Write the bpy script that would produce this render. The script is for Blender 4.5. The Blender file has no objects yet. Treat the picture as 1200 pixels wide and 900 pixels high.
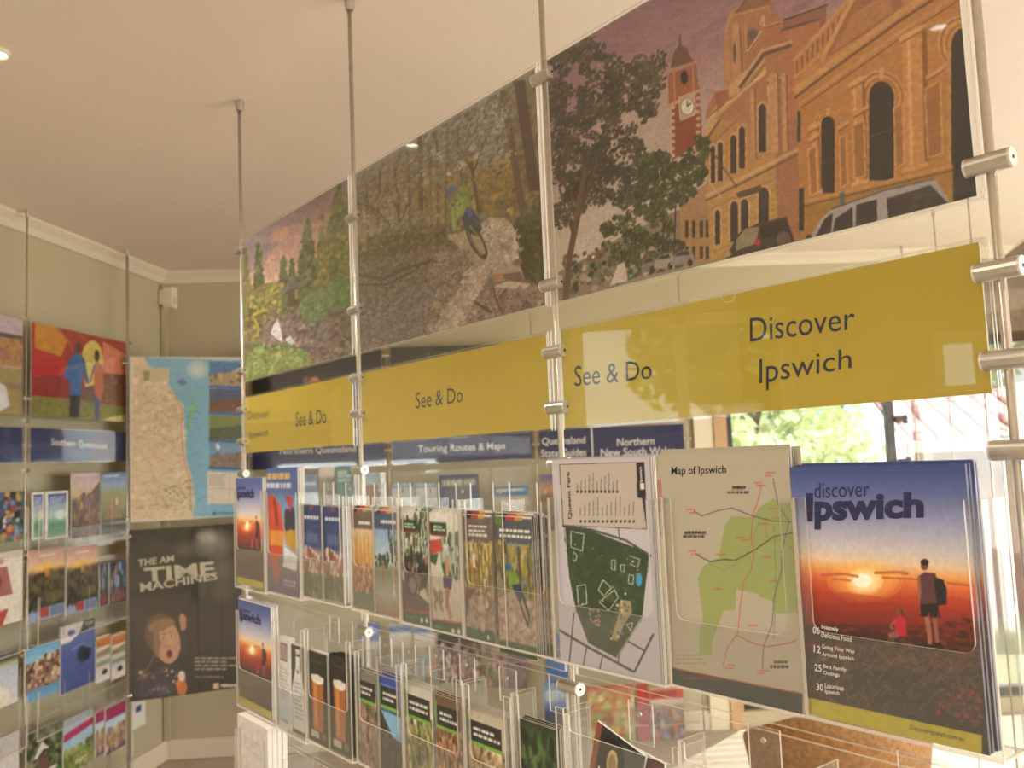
import bpy, bmesh, math, random
import numpy as np
from mathutils import Vector, Matrix

# ------------------------------------------------------------------ camera, world, lights, exposure
SC = bpy.context.scene
COL = SC.collection
FPX, PIT, ROL, EYE = 1020.0, 0.08533, -0.04081, 1.5
_F = np.array([0, math.cos(PIT), math.sin(PIT)])
_U0 = np.array([0, -math.sin(PIT), math.cos(PIT)])
_R = math.cos(ROL) * np.array([1., 0, 0]) + math.sin(ROL) * _U0
_U = -math.sin(ROL) * np.array([1., 0, 0]) + math.cos(ROL) * _U0
cd = bpy.data.cameras.new('camera')
cam = bpy.data.objects.new('camera', cd)
COL.objects.link(cam)
cd.sensor_width = 36.0
cd.sensor_fit = 'HORIZONTAL'
cd.lens = 36.0 * FPX / 1200.0
cd.clip_start = 0.05
cam.matrix_world = Matrix(((_R[0], _U[0], -_F[0], 0), (_R[1], _U[1], -_F[1], 0), (_R[2], _U[2], -_F[2], EYE), (0, 0, 0, 1)))
cd.dof.use_dof = True
cd.dof.focus_distance = 1.12
cd.dof.aperture_fstop = 7.5
SC.camera = cam

SC.view_settings.view_transform = 'Standard'
SC.view_settings.look = 'None'
SC.view_settings.exposure = 0.95
SC.view_settings.gamma = 1.0
SC.view_settings.use_curve_mapping = False
SC.cycles.use_denoising = True
SC.cycles.transparent_max_bounces = 40
SC.cycles.max_bounces = 10
SC.cycles.diffuse_bounces = 5
SC.cycles.caustics_reflective = False
SC.cycles.caustics_refractive = False
SC.cycles.sample_clamp_indirect = 6.0

wd = bpy.data.worlds.new('sky')
SC.world = wd
wd.use_nodes = True
nt = wd.node_tree
bg = nt.nodes['Background']
sky = nt.nodes.new('ShaderNodeTexSky')
sky.sky_type = 'HOSEK_WILKIE'
sky.turbidity = 4.0
sky.ground_albedo = 0.4
sky.sun_direction = Vector((0.5, 0.45, 0.9)).normalized()
mixw = nt.nodes.new('ShaderNodeMix')
mixw.data_type = 'RGBA'
mixw.inputs['Factor'].default_value = 0.55
mixw.inputs['B'].default_value = (1.0, 0.97, 0.92, 1)
nt.links.new(sky.outputs[0], mixw.inputs['A'])
nt.links.new(mixw.outputs['Result'], bg.inputs['Color'])
bg.inputs['Strength'].default_value = 2.2

def lamp(name, typ, loc, energy, color, look=None, size=None, size_y=None, angle=None):
    l = bpy.data.lights.new(name, typ)
    l.energy = energy
    l.color = color
    if typ == 'AREA':
        l.shape = 'RECTANGLE'
        l.size = size
        l.size_y = size_y
    if angle is not None:
        l.angle = angle
    o = bpy.data.objects.new(name, l)
    COL.objects.link(o)
    o.location = loc
    if look is not None:
        d = Vector(look) - Vector(loc)
        o.rotation_euler = d.to_track_quat('-Z', 'Y').to_euler()
    return o

lamp('sunlight', 'SUN', (6, 8, 10), 5.0, (1.0, 0.95, 0.86), look=(0.5, 1.8, 0), angle=0.02)
lamp('added_daylight_right', 'AREA', (4.47, 1.4, 1.35), 138, (1.0, 0.96, 0.94), look=(-2, 1.5, 1.7), size=5.0, size_y=1.8)  # area light added outside the unseen right windows to brighten the room
lamp('added_daylight_back', 'AREA', (-1.55, -3.6, 0.95), 34, (1.0, 0.96, 0.92), look=(-0.6, 3.0, 1.9), size=2.3, size_y=1.2)  # added fill behind the viewer, lighting the fronts of the displays

# ------------------------------------------------------------------ helpers
random.seed(4)
RNG = np.random.default_rng(7)

def ray(x, y):
    return _F + _R * (x - 600.0) / FPX - _U * (y - 450.0) / FPX

class Frame:
    """A vertical plane: origin (x, y), local x along angle a, local y away from the viewer; t = height over the eye level."""
    def __init__(self, o, a):
        self.o = np.array([o[0], o[1]], float)
        self.a = a
        self.x = np.array([math.cos(a), math.sin(a)])
        self.n = np.array([-math.sin(a), math.cos(a)])
    def at(self, px, py, off=0.0):
        w = ray(px, py)
        d = (self.o @ self.n - off) / (w[:2] @ self.n)
        p = w * d
        return float((p[:2] - self.o) @ self.x), float(p[2])
    def world(self, s, off, t):
        p = self.o + self.x * s - self.n * off
        return Vector((p[0], p[1], EYE + t))

def on_depth(px, depth):
    w = ray(px, 550)
    return (w[0] * depth / w[1], depth)

DA = math.atan2(-0.7860, 0.6182)
_dn = np.array([0.7860, 0.6182])
_w = ray(286.5, 545)
_p0 = _w * 0.9412 / (_w[:2] @ _dn)
MD = Frame(_p0[:2], DA)                                   # the hanging display in front
CEIL = 1.094
CORNER = np.array([-1.90, 4.72])
LDIR = math.atan2(0.992, 0.126)
FDIR = math.radians(2.6)
_ld = np.array([math.cos(LDIR), math.sin(LDIR)])
_fd = np.array([math.cos(FDIR), math.sin(FDIR)])
LW = Frame(CORNER + np.array([0.992, -0.126]) * 0.10, LDIR)     # display hung along the left wall
FW = Frame(CORNER - np.array([-math.sin(FDIR), math.cos(FDIR)]) * 0.10, FDIR)   # display hung along the far wall
PW = Frame(on_depth(152, 4.15), math.radians(22))          # poster panels across the corner
SW = Frame(on_depth(1163, 2.86), math.radians(-105))       # panel on the side by the windows

MATS = {}
def lin(c):
    c = np.asarray(c, float) / 255.0
    return np.where(c <= 0.04045, c / 12.92, ((c + 0.055) / 1.055) ** 2.4)

def new_mat(name):
    m = bpy.data.materials.new(name)
    m.use_nodes = True
    return m, m.node_tree, m.node_tree.nodes['Principled BSDF']

def mat(name, rgb, rough=0.5, metal=0.0, noise=0.0, scale=20.0, bump=0.0, spec=0.5):
    if name in MATS:
        return MATS[name]
    m, t, b = new_mat(name)
    c = lin(rgb)
    b.inputs['Roughness'].default_value = rough
    b.inputs['Metallic'].default_value = metal
    b.inputs['Specular IOR Level'].default_value = spec
    tc = t.nodes.new('ShaderNodeTexCoord')
    nz = t.nodes.new('ShaderNodeTexNoise')
    nz.inputs['Scale'].default_value = scale
    nz.inputs['Detail'].default_value = 4
    t.links.new(tc.outputs['Object'], nz.inputs['Vector'])
    r = t.nodes.new('ShaderNodeValToRGB')
    r.color_ramp.elements[0].position = 0.3
    r.color_ramp.elements[1].position = 0.7
    r.color_ramp.elements[0].color = (*(c * (1 - noise)), 1)
    r.color_ramp.elements[1].color = (*np.minimum(c * (1 + noise), 1), 1)
    t.links.new(nz.outputs['Fac'], r.inputs[0])
    t.links.new(r.outputs[0], b.inputs['Base Color'])
    if bump:
        bp = t.nodes.new('ShaderNodeBump')
        bp.inputs['Strength'].default_value = bump
        bp.inputs['Distance'].default_value = 0.01
        t.links.new(nz.outputs['Fac'], bp.inputs['Height'])
        t.links.new(bp.outputs[0], b.inputs['Normal'])
    MATS[name] = m
    return m

def clear_mat(name, tint, base, gain, rough, haze=0.0):
    m, t, b = new_mat(name)
    t.nodes.remove(b)
    out = t.nodes['Material Output']
    tr = t.nodes.new('ShaderNodeBsdfTransparent')
    tr.inputs[0].default_value = (*tint, 1)
    gl = t.nodes.new('ShaderNodeBsdfGlossy')
    gl.inputs['Roughness'].default_value = rough
    gl.inputs['Color'].default_value = (1, 1, 1, 1)
    lw = t.nodes.new('ShaderNodeLayerWeight')
    lw.inputs['Blend'].default_value = 0.5
    pw = t.nodes.new('ShaderNodeMath')
    pw.operation = 'POWER'
    pw.inputs[1].default_value = 4.0
    t.links.new(lw.outputs['Facing'], pw.inputs[0])
    ma = t.nodes.new('ShaderNodeMath')
    ma.operation = 'MULTIPLY_ADD'
    ma.inputs[1].default_value = gain
    ma.inputs[2].default_value = base
    t.links.new(pw.outputs[0], ma.inputs[0])
    mx = t.nodes.new('ShaderNodeMixShader')
    t.links.new(ma.outputs[0], mx.inputs[0])
    t.links.new(tr.outputs[0], mx.inputs[1])
    t.links.new(gl.outputs[0], mx.inputs[2])
    if haze:
        df = t.nodes.new('ShaderNodeBsdfDiffuse')
        df.inputs['Color'].default_value = (0.82, 0.78, 0.74, 1)
        mh = t.nodes.new('ShaderNodeMixShader')
        mh.inputs[0].default_value = haze
        t.links.new(mx.outputs[0], mh.inputs[1])
        t.links.new(df.outputs[0], mh.inputs[2])
        mx = mh
    t.links.new(mx.outputs[0], out.inputs[0])
    MATS[name] = m
    return m

def edge_mat(name, rgb, opac):  # whitish see-through colour stands in for light caught at acrylic edges
    m, t, b = new_mat(name)
    b.inputs['Base Color'].default_value = (*lin(rgb), 1)
    b.inputs['Roughness'].default_value = 0.18
    out = t.nodes['Material Output']
    tr = t.nodes.new('ShaderNodeBsdfTransparent')
    tr.inputs[0].default_value = (0.95, 0.97, 0.95, 1)
    mx = t.nodes.new('ShaderNodeMixShader')
    mx.inputs[0].default_value = opac
    t.links.new(tr.outputs[0], mx.inputs[1])
    t.links.new(b.outputs[0], mx.inputs[2])
    t.links.new(mx.outputs[0], out.inputs[0])
    MATS[name] = m
    return m

ACR = clear_mat('clear_acrylic', (0.975, 0.98, 0.975), 0.035, 0.55, 0.02)
ACRP = clear_mat('pocket_acrylic', (0.955, 0.955, 0.95), 0.018, 0.5, 0.08, 0.028)
GLASS = clear_mat('window_glass', (0.96, 0.985, 0.975), 0.04, 0.6, 0.01)
EDGE = edge_mat('acrylic_edge', (250, 240, 228), 0.55)
PEDGE = edge_mat('pocket_edge', (250, 238, 228), 0.62)

def print_mat(name, rough):
    m, t, b = new_mat(name)
    a = t.nodes.new('ShaderNodeVertexColor')
    a.layer_name = 'Col'
    t.links.new(a.outputs['Color'], b.inputs['Base Color'])
    b.inputs['Roughness'].default_value = rough
    MATS[name] = m
    return m
PRINT = print_mat('photo_print', 0.45)
GLOSSY = print_mat('glossy_cover', 0.28)
PAPER = mat('white_paper', (232, 226, 218), 0.6, noise=0.03, scale=60)
METAL = mat('brushed_aluminium', (196, 190, 180), 0.32, 0.9, 0.05, 90)
ROD = mat('satin_steel_rod', (206, 198, 186), 0.3, 0.75, 0.05, 90)
CAPM = mat('white_end_cap', (226, 222, 216), 0.4, 0.2, 0.02, 60)
DARKM = mat('dark_screw', (50, 46, 44), 0.4, 0.6)
WALL = mat('cream_wall_paint', (188, 176, 146), 0.75, noise=0.02, scale=3)
CEILM = mat('ceiling_paint', (232, 214, 202), 0.85, noise=0.02, scale=2)
TRIM = mat('cornice_paint', (222, 208, 186), 0.6, noise=0.02, scale=4)
FLOORM = mat('grey_beige_floor', (176, 164, 146), 0.5, noise=0.1, scale=7)
INK = mat('navy_ink', (44, 44, 66), 0.5)
BLACK = mat('black_ink', (30, 28, 30), 0.5)
WHITE = mat('white_ink', (236, 232, 228), 0.5)
LOGO = mat('logo_navy', (38, 40, 82), 0.45)
SILVER = mat('poster_silver', (196, 184, 160), 0.4)
GREYT = mat('grey_text', (70, 66, 60), 0.5)

def link(o):
    COL.objects.link(o)
    return o

def mesh_obj(name, verts, faces, mats, parent=None, midx=None, smooth=False):
    me = bpy.data.meshes.new(name)
    me.from_pydata([tuple(v) for v in verts], [], faces)
    for m in (mats if isinstance(mats, (list, tuple)) else [mats]):
        me.materials.append(m)
    if midx is not None:
        me.polygons.foreach_set('material_index', midx)
    if smooth:
        me.polygons.foreach_set('use_smooth', [True] * len(me.polygons))
    o = link(bpy.data.objects.new(name, me))
    if parent is not None:
        o.parent = parent
    return o

class MB:
    def __init__(self):
        self.v, self.f, self.m = [], [], []
    def add(self, vs, fs, ms=0):
        k = len(self.v)
        self.v += [tuple(v) for v in vs]
        self.f += [tuple(i + k for i in f) for f in fs]
        self.m += list(ms) if isinstance(ms, (list, tuple)) else [ms] * len(fs)
    def box(self, x0, x1, y0, y1, z0, z1, ms=0):
        self.add([(x0, y0, z0), (x1, y0, z0), (x1, y1, z0), (x0, y1, z0), (x0, y0, z1), (x1, y0, z1), (x1, y1, z1), (x0, y1, z1)],
                 [(0, 3, 2, 1), (4, 5, 6, 7), (0, 1, 5, 4), (1, 2, 6, 5), (2, 3, 7, 6), (3, 0, 4, 7)], ms)
    def prism(self, poly, y0, y1, cap=0, side=1):
        """polygon in x,z (counter-clockwise seen from -y) pushed from y0 (front) to y1."""
        n = len(poly)
        vs = [(x, y0, z) for x, z in poly] + [(x, y1, z) for x, z in poly]
        fs = [tuple(range(n)), tuple(range(2 * n - 1, n - 1, -1))]
        fs += [(i, i + n, (i + 1) % n + n, (i + 1) % n) for i in range(n)]
        self.add(vs, fs, [cap, cap] + [side] * n)
    def sidewall(self, x0, x1, y0, y1, z0, z1, cap=0, side=1):
        self.box(x0, x1, y0, y1, z0, z1, [side, side, side, cap, side, cap])
    def cyl(self, p0, p1, r, n=12, r2=None, ms=0):
        p0, p1 = Vector(p0), Vector(p1)
        r2 = r if r2 is None else r2
        q = (p1 - p0).to_track_quat('Z', 'Y')
        vs, fs = [], []
        for p, rr in ((p0, r), (p1, r2)):
            for i in range(n):
                a = 2 * math.pi * i / n
                vs.append(p + q @ Vector((rr * math.cos(a), rr * math.sin(a), 0)))
        fs = [(i, (i + 1) % n, (i + 1) % n + n, i + n) for i in range(n)]
        fs += [tuple(range(n - 1, -1, -1)), tuple(range(n, 2 * n))]
        self.add(vs, fs, ms)
    def build(self, name, mats, parent=None, smooth=False):
        return mesh_obj(name, self.v, self.f, mats, parent, self.m, smooth)

def tag(o, label, cat, group=None, kind=None):
    if label:
        o['label'] = label
    if cat:
        o['category'] = cat
    if group:
        o['group'] = group
    if kind:
        o['kind'] = kind
    return o

class Thing:
    def __init__(self, name, fr, s, off, t, label, cat, group=None):
        self.fr, self.s, self.off, self.t = fr, s, off, t
        o = link(bpy.data.objects.new(name, None))
        o.empty_display_size = 0.05
        o.location = fr.world(s, off, t)
        o.rotation_euler = (0, 0, fr.a)
        tag(o, label, cat, group)
        self.o = o
    def loc(self, px, py, off=None):
        off = self.off if off is None else off
        s, t = self.fr.at(px, py, off)
        return s - self.s, t - self.t

# ------------------------------------------------------------------ painter for the printed pictures (colour per grid vertex)
class Art:
    def __init__(self, W, H, pmap=None, seed=1):
        self.W, self.H = W * 2, H * 2
        self.a = np.zeros((self.H, self.W, 3), np.float32) + 128
        self.pmap = pmap
        self.r = np.random.default_rng(seed)
        yy, xx = np.mgrid[0:self.H, 0:self.W]
        self.u = (xx + 0.5) / self.W
        self.v = (yy + 0.5) / self.H
    def uv(self, p):
        return self.pmap(*p) if self.pmap else p
    def sub(self, u0, u1, v0, v1):
        i0, i1 = max(0, int(u0 * self.W) - 1), min(self.W, int(u1 * self.W) + 2)
        j0, j1 = max(0, int(v0 * self.H) - 1), min(self.H, int(v1 * self.H) + 2)
        return (slice(j0, j1), slice(i0, i1)) if i1 > i0 and j1 > j0 else None
    def put(self, sl, m, col, al=1.0):
        k = (m * al)[..., None]
        self.a[sl] = self.a[sl] * (1 - k) + np.asarray(col, np.float32) * k
    def pmask(self, pts):
        P = [self.uv(p) for p in pts]
        us, vs = [p[0] for p in P], [p[1] for p in P]
        sl = self.sub(min(us), max(us), min(vs), max(vs))
        if sl is None:
            return None, None
        U, V = self.u[sl], self.v[sl]
        m = np.zeros(U.shape, bool)
        n = len(P)
        for i in range(n):
            (x0, y0), (x1, y1) = P[i], P[(i + 1) % n]
            if y0 == y1:
                continue
            c = ((y0 > V) != (y1 > V)) & (U < (x1 - x0) * (V - y0) / (y1 - y0) + x0)
            m ^= c
        return sl, m
    def p(self, pts, col, al=1.0):
        sl, m = self.pmask(pts)
        if sl is not None:
            self.put(sl, m, col, al)
    def r4(self, x0, y0, x1, y1, col, al=1.0):
        self.p([(x0, y0), (x1, y0), (x1, y1), (x0, y1)], col, al)
    def e(self, cx, cy, rx, ry, col, al=1.0, rot=0.0, n=20):
        c, s = math.cos(rot), math.sin(rot)
        pts = []
        for i in range(n):
            a = 2 * math.pi * i / n
            x, y = rx * math.cos(a), ry * math.sin(a)
            pts.append((cx + x * c - y * s, cy + x * s + y * c))
        self.p(pts, col, al)
    def glow(self, cx, cy, rx, ry, col, al=1.0):
        for k in range(8, 0, -1):
            self.e(cx, cy, rx * k / 8, ry * k / 8, col, al * 0.22)
    def l(self, pts, w, col, al=1.0):
        for (x0, y0), (x1, y1) in zip(pts[:-1], pts[1:]):
            d = math.hypot(x1 - x0, y1 - y0) or 1
            nx, ny = -(y1 - y0) / d * w / 2, (x1 - x0) / d * w / 2
            self.p([(x0 + nx, y0 + ny), (x1 + nx, y1 + ny), (x1 - nx, y1 - ny), (x0 - nx, y0 - ny)], col, al)
    def g(self, stops, pts=None, al=1.0):
        vs = [s[0] for s in stops]
        C = np.array([s[1] for s in stops], float)
        if pts is None:
            sl, m = (slice(0, self.H), slice(0, self.W)), np.ones((self.H, self.W))
            V = self.v
        else:
            sl, m = self.pmask(pts)
            if sl is None:
                return
            V = self.v[sl]
        col = np.stack([np.interp(V, vs, C[:, i]) for i in range(3)], -1)
        k = (m * al)[..., None]
        self.a[sl] = self.a[sl] * (1 - k) + col * k
    def s(self, pts, n, size, cols, al=0.85, asp=1.0):
        """specks scattered inside a polygon."""
        P = np.array(pts, float)
        x0, y0, x1, y1 = P[:, 0].min(), P[:, 1].min(), P[:, 0].max(), P[:, 1].max()
        cxy = self.uv(((x0 + x1) / 2, (y0 + y1) / 2))
        dx = self.uv(((x0 + x1) / 2 + (x1 - x0) * 0.05, (y0 + y1) / 2))
        dy = self.uv(((x0 + x1) / 2, (y0 + y1) / 2 + (y1 - y0) * 0.05))
        ku = abs(dx[0] - cxy[0]) / ((x1 - x0) * 0.05)
        kv = abs(dy[1] - cxy[1]) / ((y1 - y0) * 0.05)
        done = 0
        npts = len(pts)
        for _ in range(n * 6):
            if done >= n:
                break
            x, y = self.r.uniform(x0, x1), self.r.uniform(y0, y1)
            ins = False
            for i in range(npts):
                a, b = pts[i], pts[(i + 1) % npts]
                if (a[1] > y) != (b[1] > y) and x < (b[0] - a[0]) * (y - a[1]) / (b[1] - a[1]) + a[0]:
                    ins = not ins
            if not ins:
                continue
            done += 1
            u, v = self.uv((x, y))
            rr = size * self.r.uniform(0.4, 1.3)
            ru, rv = max(rr * ku, 0.5 / self.W), max(rr * kv * asp, 0.5 / self.H)
            sl = self.sub(u - ru, u + ru, v - rv, v + rv)
            if sl is None:
                continue
            m = ((self.u[sl] - u) / ru) ** 2 + ((self.v[sl] - v) / rv) ** 2 <= 1
            self.put(sl, m, np.asarray(cols[int(self.r.integers(len(cols)))]) * self.r.uniform(0.86, 1.14), al)
    def fol(self, pts, clumps, per, rad, size, cols, al=0.85):
        P = np.array(pts, float)
        x0, y0, x1, y1 = P[:, 0].min(), P[:, 1].min(), P[:, 0].max(), P[:, 1].max()
        k = 0
        while k < clumps:
            x, y = self.r.uniform(x0, x1), self.r.uniform(y0, y1)
            ins = False
            for i in range(len(pts)):
                a, b = pts[i], pts[(i + 1) % len(pts)]
                if (a[1] > y) != (b[1] > y) and x < (b[0] - a[0]) * (y - a[1]) / (b[1] - a[1]) + a[0]:
                    ins = not ins
            if not ins:
                continue
            k += 1
            rx, ry = rad * self.r.uniform(0.6, 1.3), rad * self.r.uniform(0.5, 1.0)
            tone = self.r.uniform(0.78, 1.2)
            q = [(x + rx * math.cos(a), y + ry * math.sin(a)) for a in np.linspace(0, 6.0, 9)]
            self.s(q, per, size, [tuple(c * tone for c in cc) for cc in cols], al)
    def n(self, amp, sc):
        h, w = int(sc) + 2, int(sc) + 2
        g = self.r.normal(0, 1, (h, w))
        x, y = self.u * sc, self.v * sc
        i, j = x.astype(int), y.astype(int)
        fx, fy = x - i, y - j
        z = (g[j, i] * (1 - fx) + g[j, i + 1] * fx) * (1 - fy) + (g[j + 1, i] * (1 - fx) + g[j + 1, i + 1] * fx) * fy
        self.a *= (1 + amp * z)[..., None]
    def t(self, x0, y0, x1, y1, rows, col, al=0.9, fill=0.5):
        """rows of small print."""
        dy = (y1 - y0) / rows
        for k in range(rows):
            x = x0
            end = x0 + (x1 - x0) * self.r.uniform(0.65, 1.0)
            while x < end:
                w = (x1 - x0) * self.r.uniform(0.06, 0.2)
                self.r4(x, y0 + k * dy, min(x + w, x1), y0 + k * dy + dy * fill, col, al)
                x += w + (x1 - x0) * 0.03
    def tone(self, sat, lift):
        g = self.a.mean(-1, keepdims=True)
        self.a = (g + (self.a - g) * sat) * (1 - lift / 255) + lift
    def rows(self):
        a = np.clip(self.a, 0, 255).reshape(self.H // 2, 2, self.W // 2, 2, 3).mean((1, 3))
        return lin(a)

def art_mesh(art, name, m):
    """a unit sheet (x -0.5..0.5, z 0..1, facing -y) with one colour per grid vertex."""
    c = art.rows()
    H, W = c.shape[:2]
    xs = np.linspace(-0.5, 0.5, W)
    zs = np.linspace(1, 0, H)
    co = np.zeros((H, W, 3), np.float32)
    co[..., 0] = xs[None, :]
    co[..., 2] = zs[:, None]
    idx = np.arange(H * W).reshape(H, W)
    q = np.stack([idx[1:, :-1], idx[1:, 1:], idx[:-1, 1:], idx[:-1, :-1]], -1).reshape(-1, 4)
    me = bpy.data.meshes.new(name)
    me.vertices.add(H * W)
    me.vertices.foreach_set('co', co.ravel())
    me.loops.add(q.size)
    me.loops.foreach_set('vertex_index', q.ravel().astype(np.int32))
    me.polygons.add(len(q))
    me.polygons.foreach_set('loop_start', np.arange(0, q.size, 4, dtype=np.int32))
    me.update(calc_edges=True)
    at = me.color_attributes.new('Col', 'FLOAT_COLOR', 'POINT')
    rgba = np.ones((H * W, 4), np.float32)
    rgba[:, :3] = c.reshape(-1, 3)
    at.data.foreach_set('color', rgba.ravel())
    me.materials.append(m)
    return me

def put_print(name, me, parent, x, y, z, w, h):
    o = link(bpy.data.objects.new(name, me))
    o.parent = parent
    o.location = (x, y, z)
    o.scale = (w, 1, h)
    return o

TXT = {}
def text_mesh(body, bold=0.0, shear=0.0):
    k = (body, bold, shear)
    if k not in TXT:
        cu = bpy.data.curves.new('lettering', 'FONT')
        cu.body = body
        cu.offset = bold
        cu.shear = shear
        cu.resolution_u = 3
        cu.align_x = 'LEFT'
        o = link(bpy.data.objects.new('lettering', cu))
        dg = bpy.context.evaluated_depsgraph_get()
        me = bpy.data.meshes.new_from_object(o.evaluated_get(dg))
        bpy.data.objects.remove(o)
        n = len(me.vertices)
        co = np.zeros(n * 3, np.float32)
        me.vertices.foreach_get('co', co)
        TXT[k] = (co.reshape(-1, 3)[:, :2].copy(), [tuple(p.vertices) for p in me.polygons])
        bpy.data.meshes.remove(me)
    return TXT[k]

def lettering(parent, body, quad, y, m, bold=0.0, shear=0.0, name='lettering'):
    """lettering fitted to a quad of local (x, z) corners: lower-left, lower-right, upper-right, upper-left."""
    co, fs = text_mesh(body, bold, shear)
    mn, mx = co.min(0), co.max(0)
    uv = (co - mn) / np.maximum(mx - mn, 1e-6)
    q = np.array(quad, float)
    a, b = uv[:, :1], uv[:, 1:]
    p = q[0] * (1 - a) * (1 - b) + q[1] * a * (1 - b) + q[2] * a * b + q[3] * (1 - a) * b
    return mesh_obj(name, [(x, y, z) for x, z in p], fs, m, parent)

def rectq(x0, x1, z0, z1):
    return [(x0, z0), (x1, z0), (x1, z1), (x0, z1)]

# ------------------------------------------------------------------ room
def wall(name, p0, p1, inward, openings, z1=EYE + CEIL, th=0.12, m=None):
    """a wall from p0 to p1 whose inner face is the line p0-p1; openings are (s0, s1, z0, z1)."""
    p0, p1 = np.array(p0, float), np.array(p1, float)
    L = np.linalg.norm(p1 - p0)
    a = math.atan2(*(p1 - p0)[::-1])
    mb = MB()
    side = 1 if inward < 0 else -1
    y0, y1 = (0, th) if side > 0 else (-th, 0)
    s = 0
    for (o0, o1, za, zb) in sorted(openings):
        mb.box(s, o0, y0, y1, 0, z1)
        if za > 0:
            mb.box(o0, o1, y0, y1, 0, za)
        mb.box(o0, o1, y0, y1, zb, z1)
        s = o1
    mb.box(s, L, y0, y1, 0, z1)
    o = mb.build(name, m or WALL)
    o.location = (p0[0], p0[1], 0)
    o.rotation_euler = (0, 0, a)
    o['kind'] = 'structure'
    return o

B = CORNER - _ld * 8.2
C = CORNER + _fd * 6.3
Dp = np.array([4.15, -3.4])
HC = EYE + CEIL
xwin0 = FW.at(851, 560, -0.1)[0]
wall('wall_left', B, CORNER, -1, [(3.5, 3.74, 1.68, 1.96), (4.3, 5.25, 0.75, 2.1)])
wall('wall_far', CORNER, C, -1, [(xwin0, xwin0 + 2.6, 0.08, 2.06)])
wall('wall_right', C, Dp, -1, [(1.0, 6.2, 0.5, 2.1)])
wall('wall_back', Dp, B, -1, [(4.5, 6.9, 0.3, 1.6)])
def slab(name, pts, z0, z1, m):
    n = len(pts)
    vs = [(p[0], p[1], z0) for p in pts] + [(p[0], p[1], z1) for p in pts]
    fs = [tuple(range(n - 1, -1, -1)), tuple(range(n, 2 * n))] + [(i, (i + 1) % n, (i + 1) % n + n, i + n) for i in range(n)]
    o = mesh_obj(name, vs, fs, m)
    o['kind'] = 'structure'
    return o
room = [B, Dp, C, CORNER]
slab('floor', room, -0.1, 0.0, FLOORM)
slab('ceiling', room, HC, HC + 0.1, CEILM)

def run(name, p0, p1, prof, m, z):
    """moulding: profile (outward distance from wall, height) swept along p0-p1, room on the right of p0->p1."""
    p0, p1 = np.array(p0, float), np.array(p1, float)
    d = (p1 - p0) / np.linalg.norm(p1 - p0)
    n = np.array([d[1], -d[0]])
    vs = []
    for p in (p0, p1):
        for (q, h) in prof:
            w = p + n * q
            vs.append((w[0], w[1], z + h))
    k = len(prof)
    fs = [(i, (i + 1) % k, (i + 1) % k + k, i + k) for i in range(k)] + [tuple(range(k - 1, -1, -1)), tuple(range(k, 2 * k))]
    o = mesh_obj(name, vs, fs, m)
    o['kind'] = 'structure'
    return o
cor = [(0.001, -0.062), (0.012, -0.062), (0.03, -0.035), (0.058, -0.012), (0.062, -0.001), (0.001, -0.001)]
bas = [(0.001, 0.001), (0.016, 0.001), (0.016, 0.085), (0.008, 0.1), (0.001, 0.1)]
run('trim_1', B, CORNER, cor, TRIM, HC)
run('trim_2', CORNER, C, cor, TRIM, HC)
run('trim_3', C, Dp, cor, TRIM, HC)
run('baseboard_left', B, CORNER, bas, TRIM, 0)
run('baseboard_far', CORNER, CORNER + _fd * (xwin0 - 0.1), bas, TRIM, 0)
run('trim_4', CORNER - _ld * 0.0 + _fd * 0.001, CORNER + _fd * 0.03, [(0.001, 0.101), (0.03, 0.101), (0.03, HC - 0.064), (0.001, HC - 0.064)], WALL, 0)

# window on the far wall: louvred bay beside a fixed glass bay
FRAMED = mat('dark_window_frame', (58, 54, 48), 0.45)
JAMB = mat('warm_timber_jamb', (196, 160, 118), 0.55, noise=0.08, scale=12)
ARCH = mat('cream_architrave', (228, 216, 190), 0.6, noise=0.02, scale=6)
wo = link(bpy.data.objects.new('window_1', None))
wo.location = (*(CORNER + _fd * xwin0), 0)
wo.rotation_euler = (0, 0, FDIR)
wo['kind'] = 'structure'
fx = [0.0, FW.at(1047, 560, -0.12)[0] - xwin0, 2.6]
mb = MB(); mb.box(-0.17, -0.062, -0.022, -0.001, 0.0, 2.17); mb.box(-0.17, 2.77, -0.022, -0.001, 2.17, 2.28); mb.build('architrave', ARCH, wo)
mb = MB(); mb.box(-0.06, -0.002, -0.03, -0.001, 0.0, 2.06); mb.box(0.001, 0.02, 0.0, 0.118, 0.081, 2.059); mb.build('jamb', JAMB, wo)
mb = MB()
for x in (0.022, fx[1], 1.9, 2.56):
    mb.box(x, x + 0.035, 0.03, 0.09, 0.083, 2.055)
mb.box(0.022, 2.59, 0.03, 0.09, 0.083, 0.13)
mb.build('window_frame', FRAMED, wo)
mb = MB(); mb.box(0.022, 2.59, 0.03, 0.09, 2.01, 2.056); mb.build('window_head', FRAMED, wo)
zb = EYE + FW.at(950, 503, -0.15)[1]
zbs = [zb + 0.152 * k for k in range(-9, 4)]
LBL = mat('louvre_edge', (92, 104, 84), 0.3, noise=0.05)
for z in zbs:
    if 0.14 < z < 1.98:
        mb = MB()
        a = 0.16
        x0, x1 = 0.062, fx[1] - 0.005
        vs = []
        for x in (x0, x1):
            for (yy, zz) in ((0.046, 0.0), (0.056, -0.001), (0.082, 0.157), (0.072, 0.158)):
                vs.append((x, yy, z + zz))
        mb.add(vs, [(0, 3, 2, 1), (4, 5, 6, 7), (0, 1, 5, 4), (1, 2, 6, 5), (2, 3, 7, 6), (3, 0, 4, 7)], [1, 1, 1, 0, 1, 0])
        mb.build('louvre_blade', [GLASS, LBL], wo)
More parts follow.
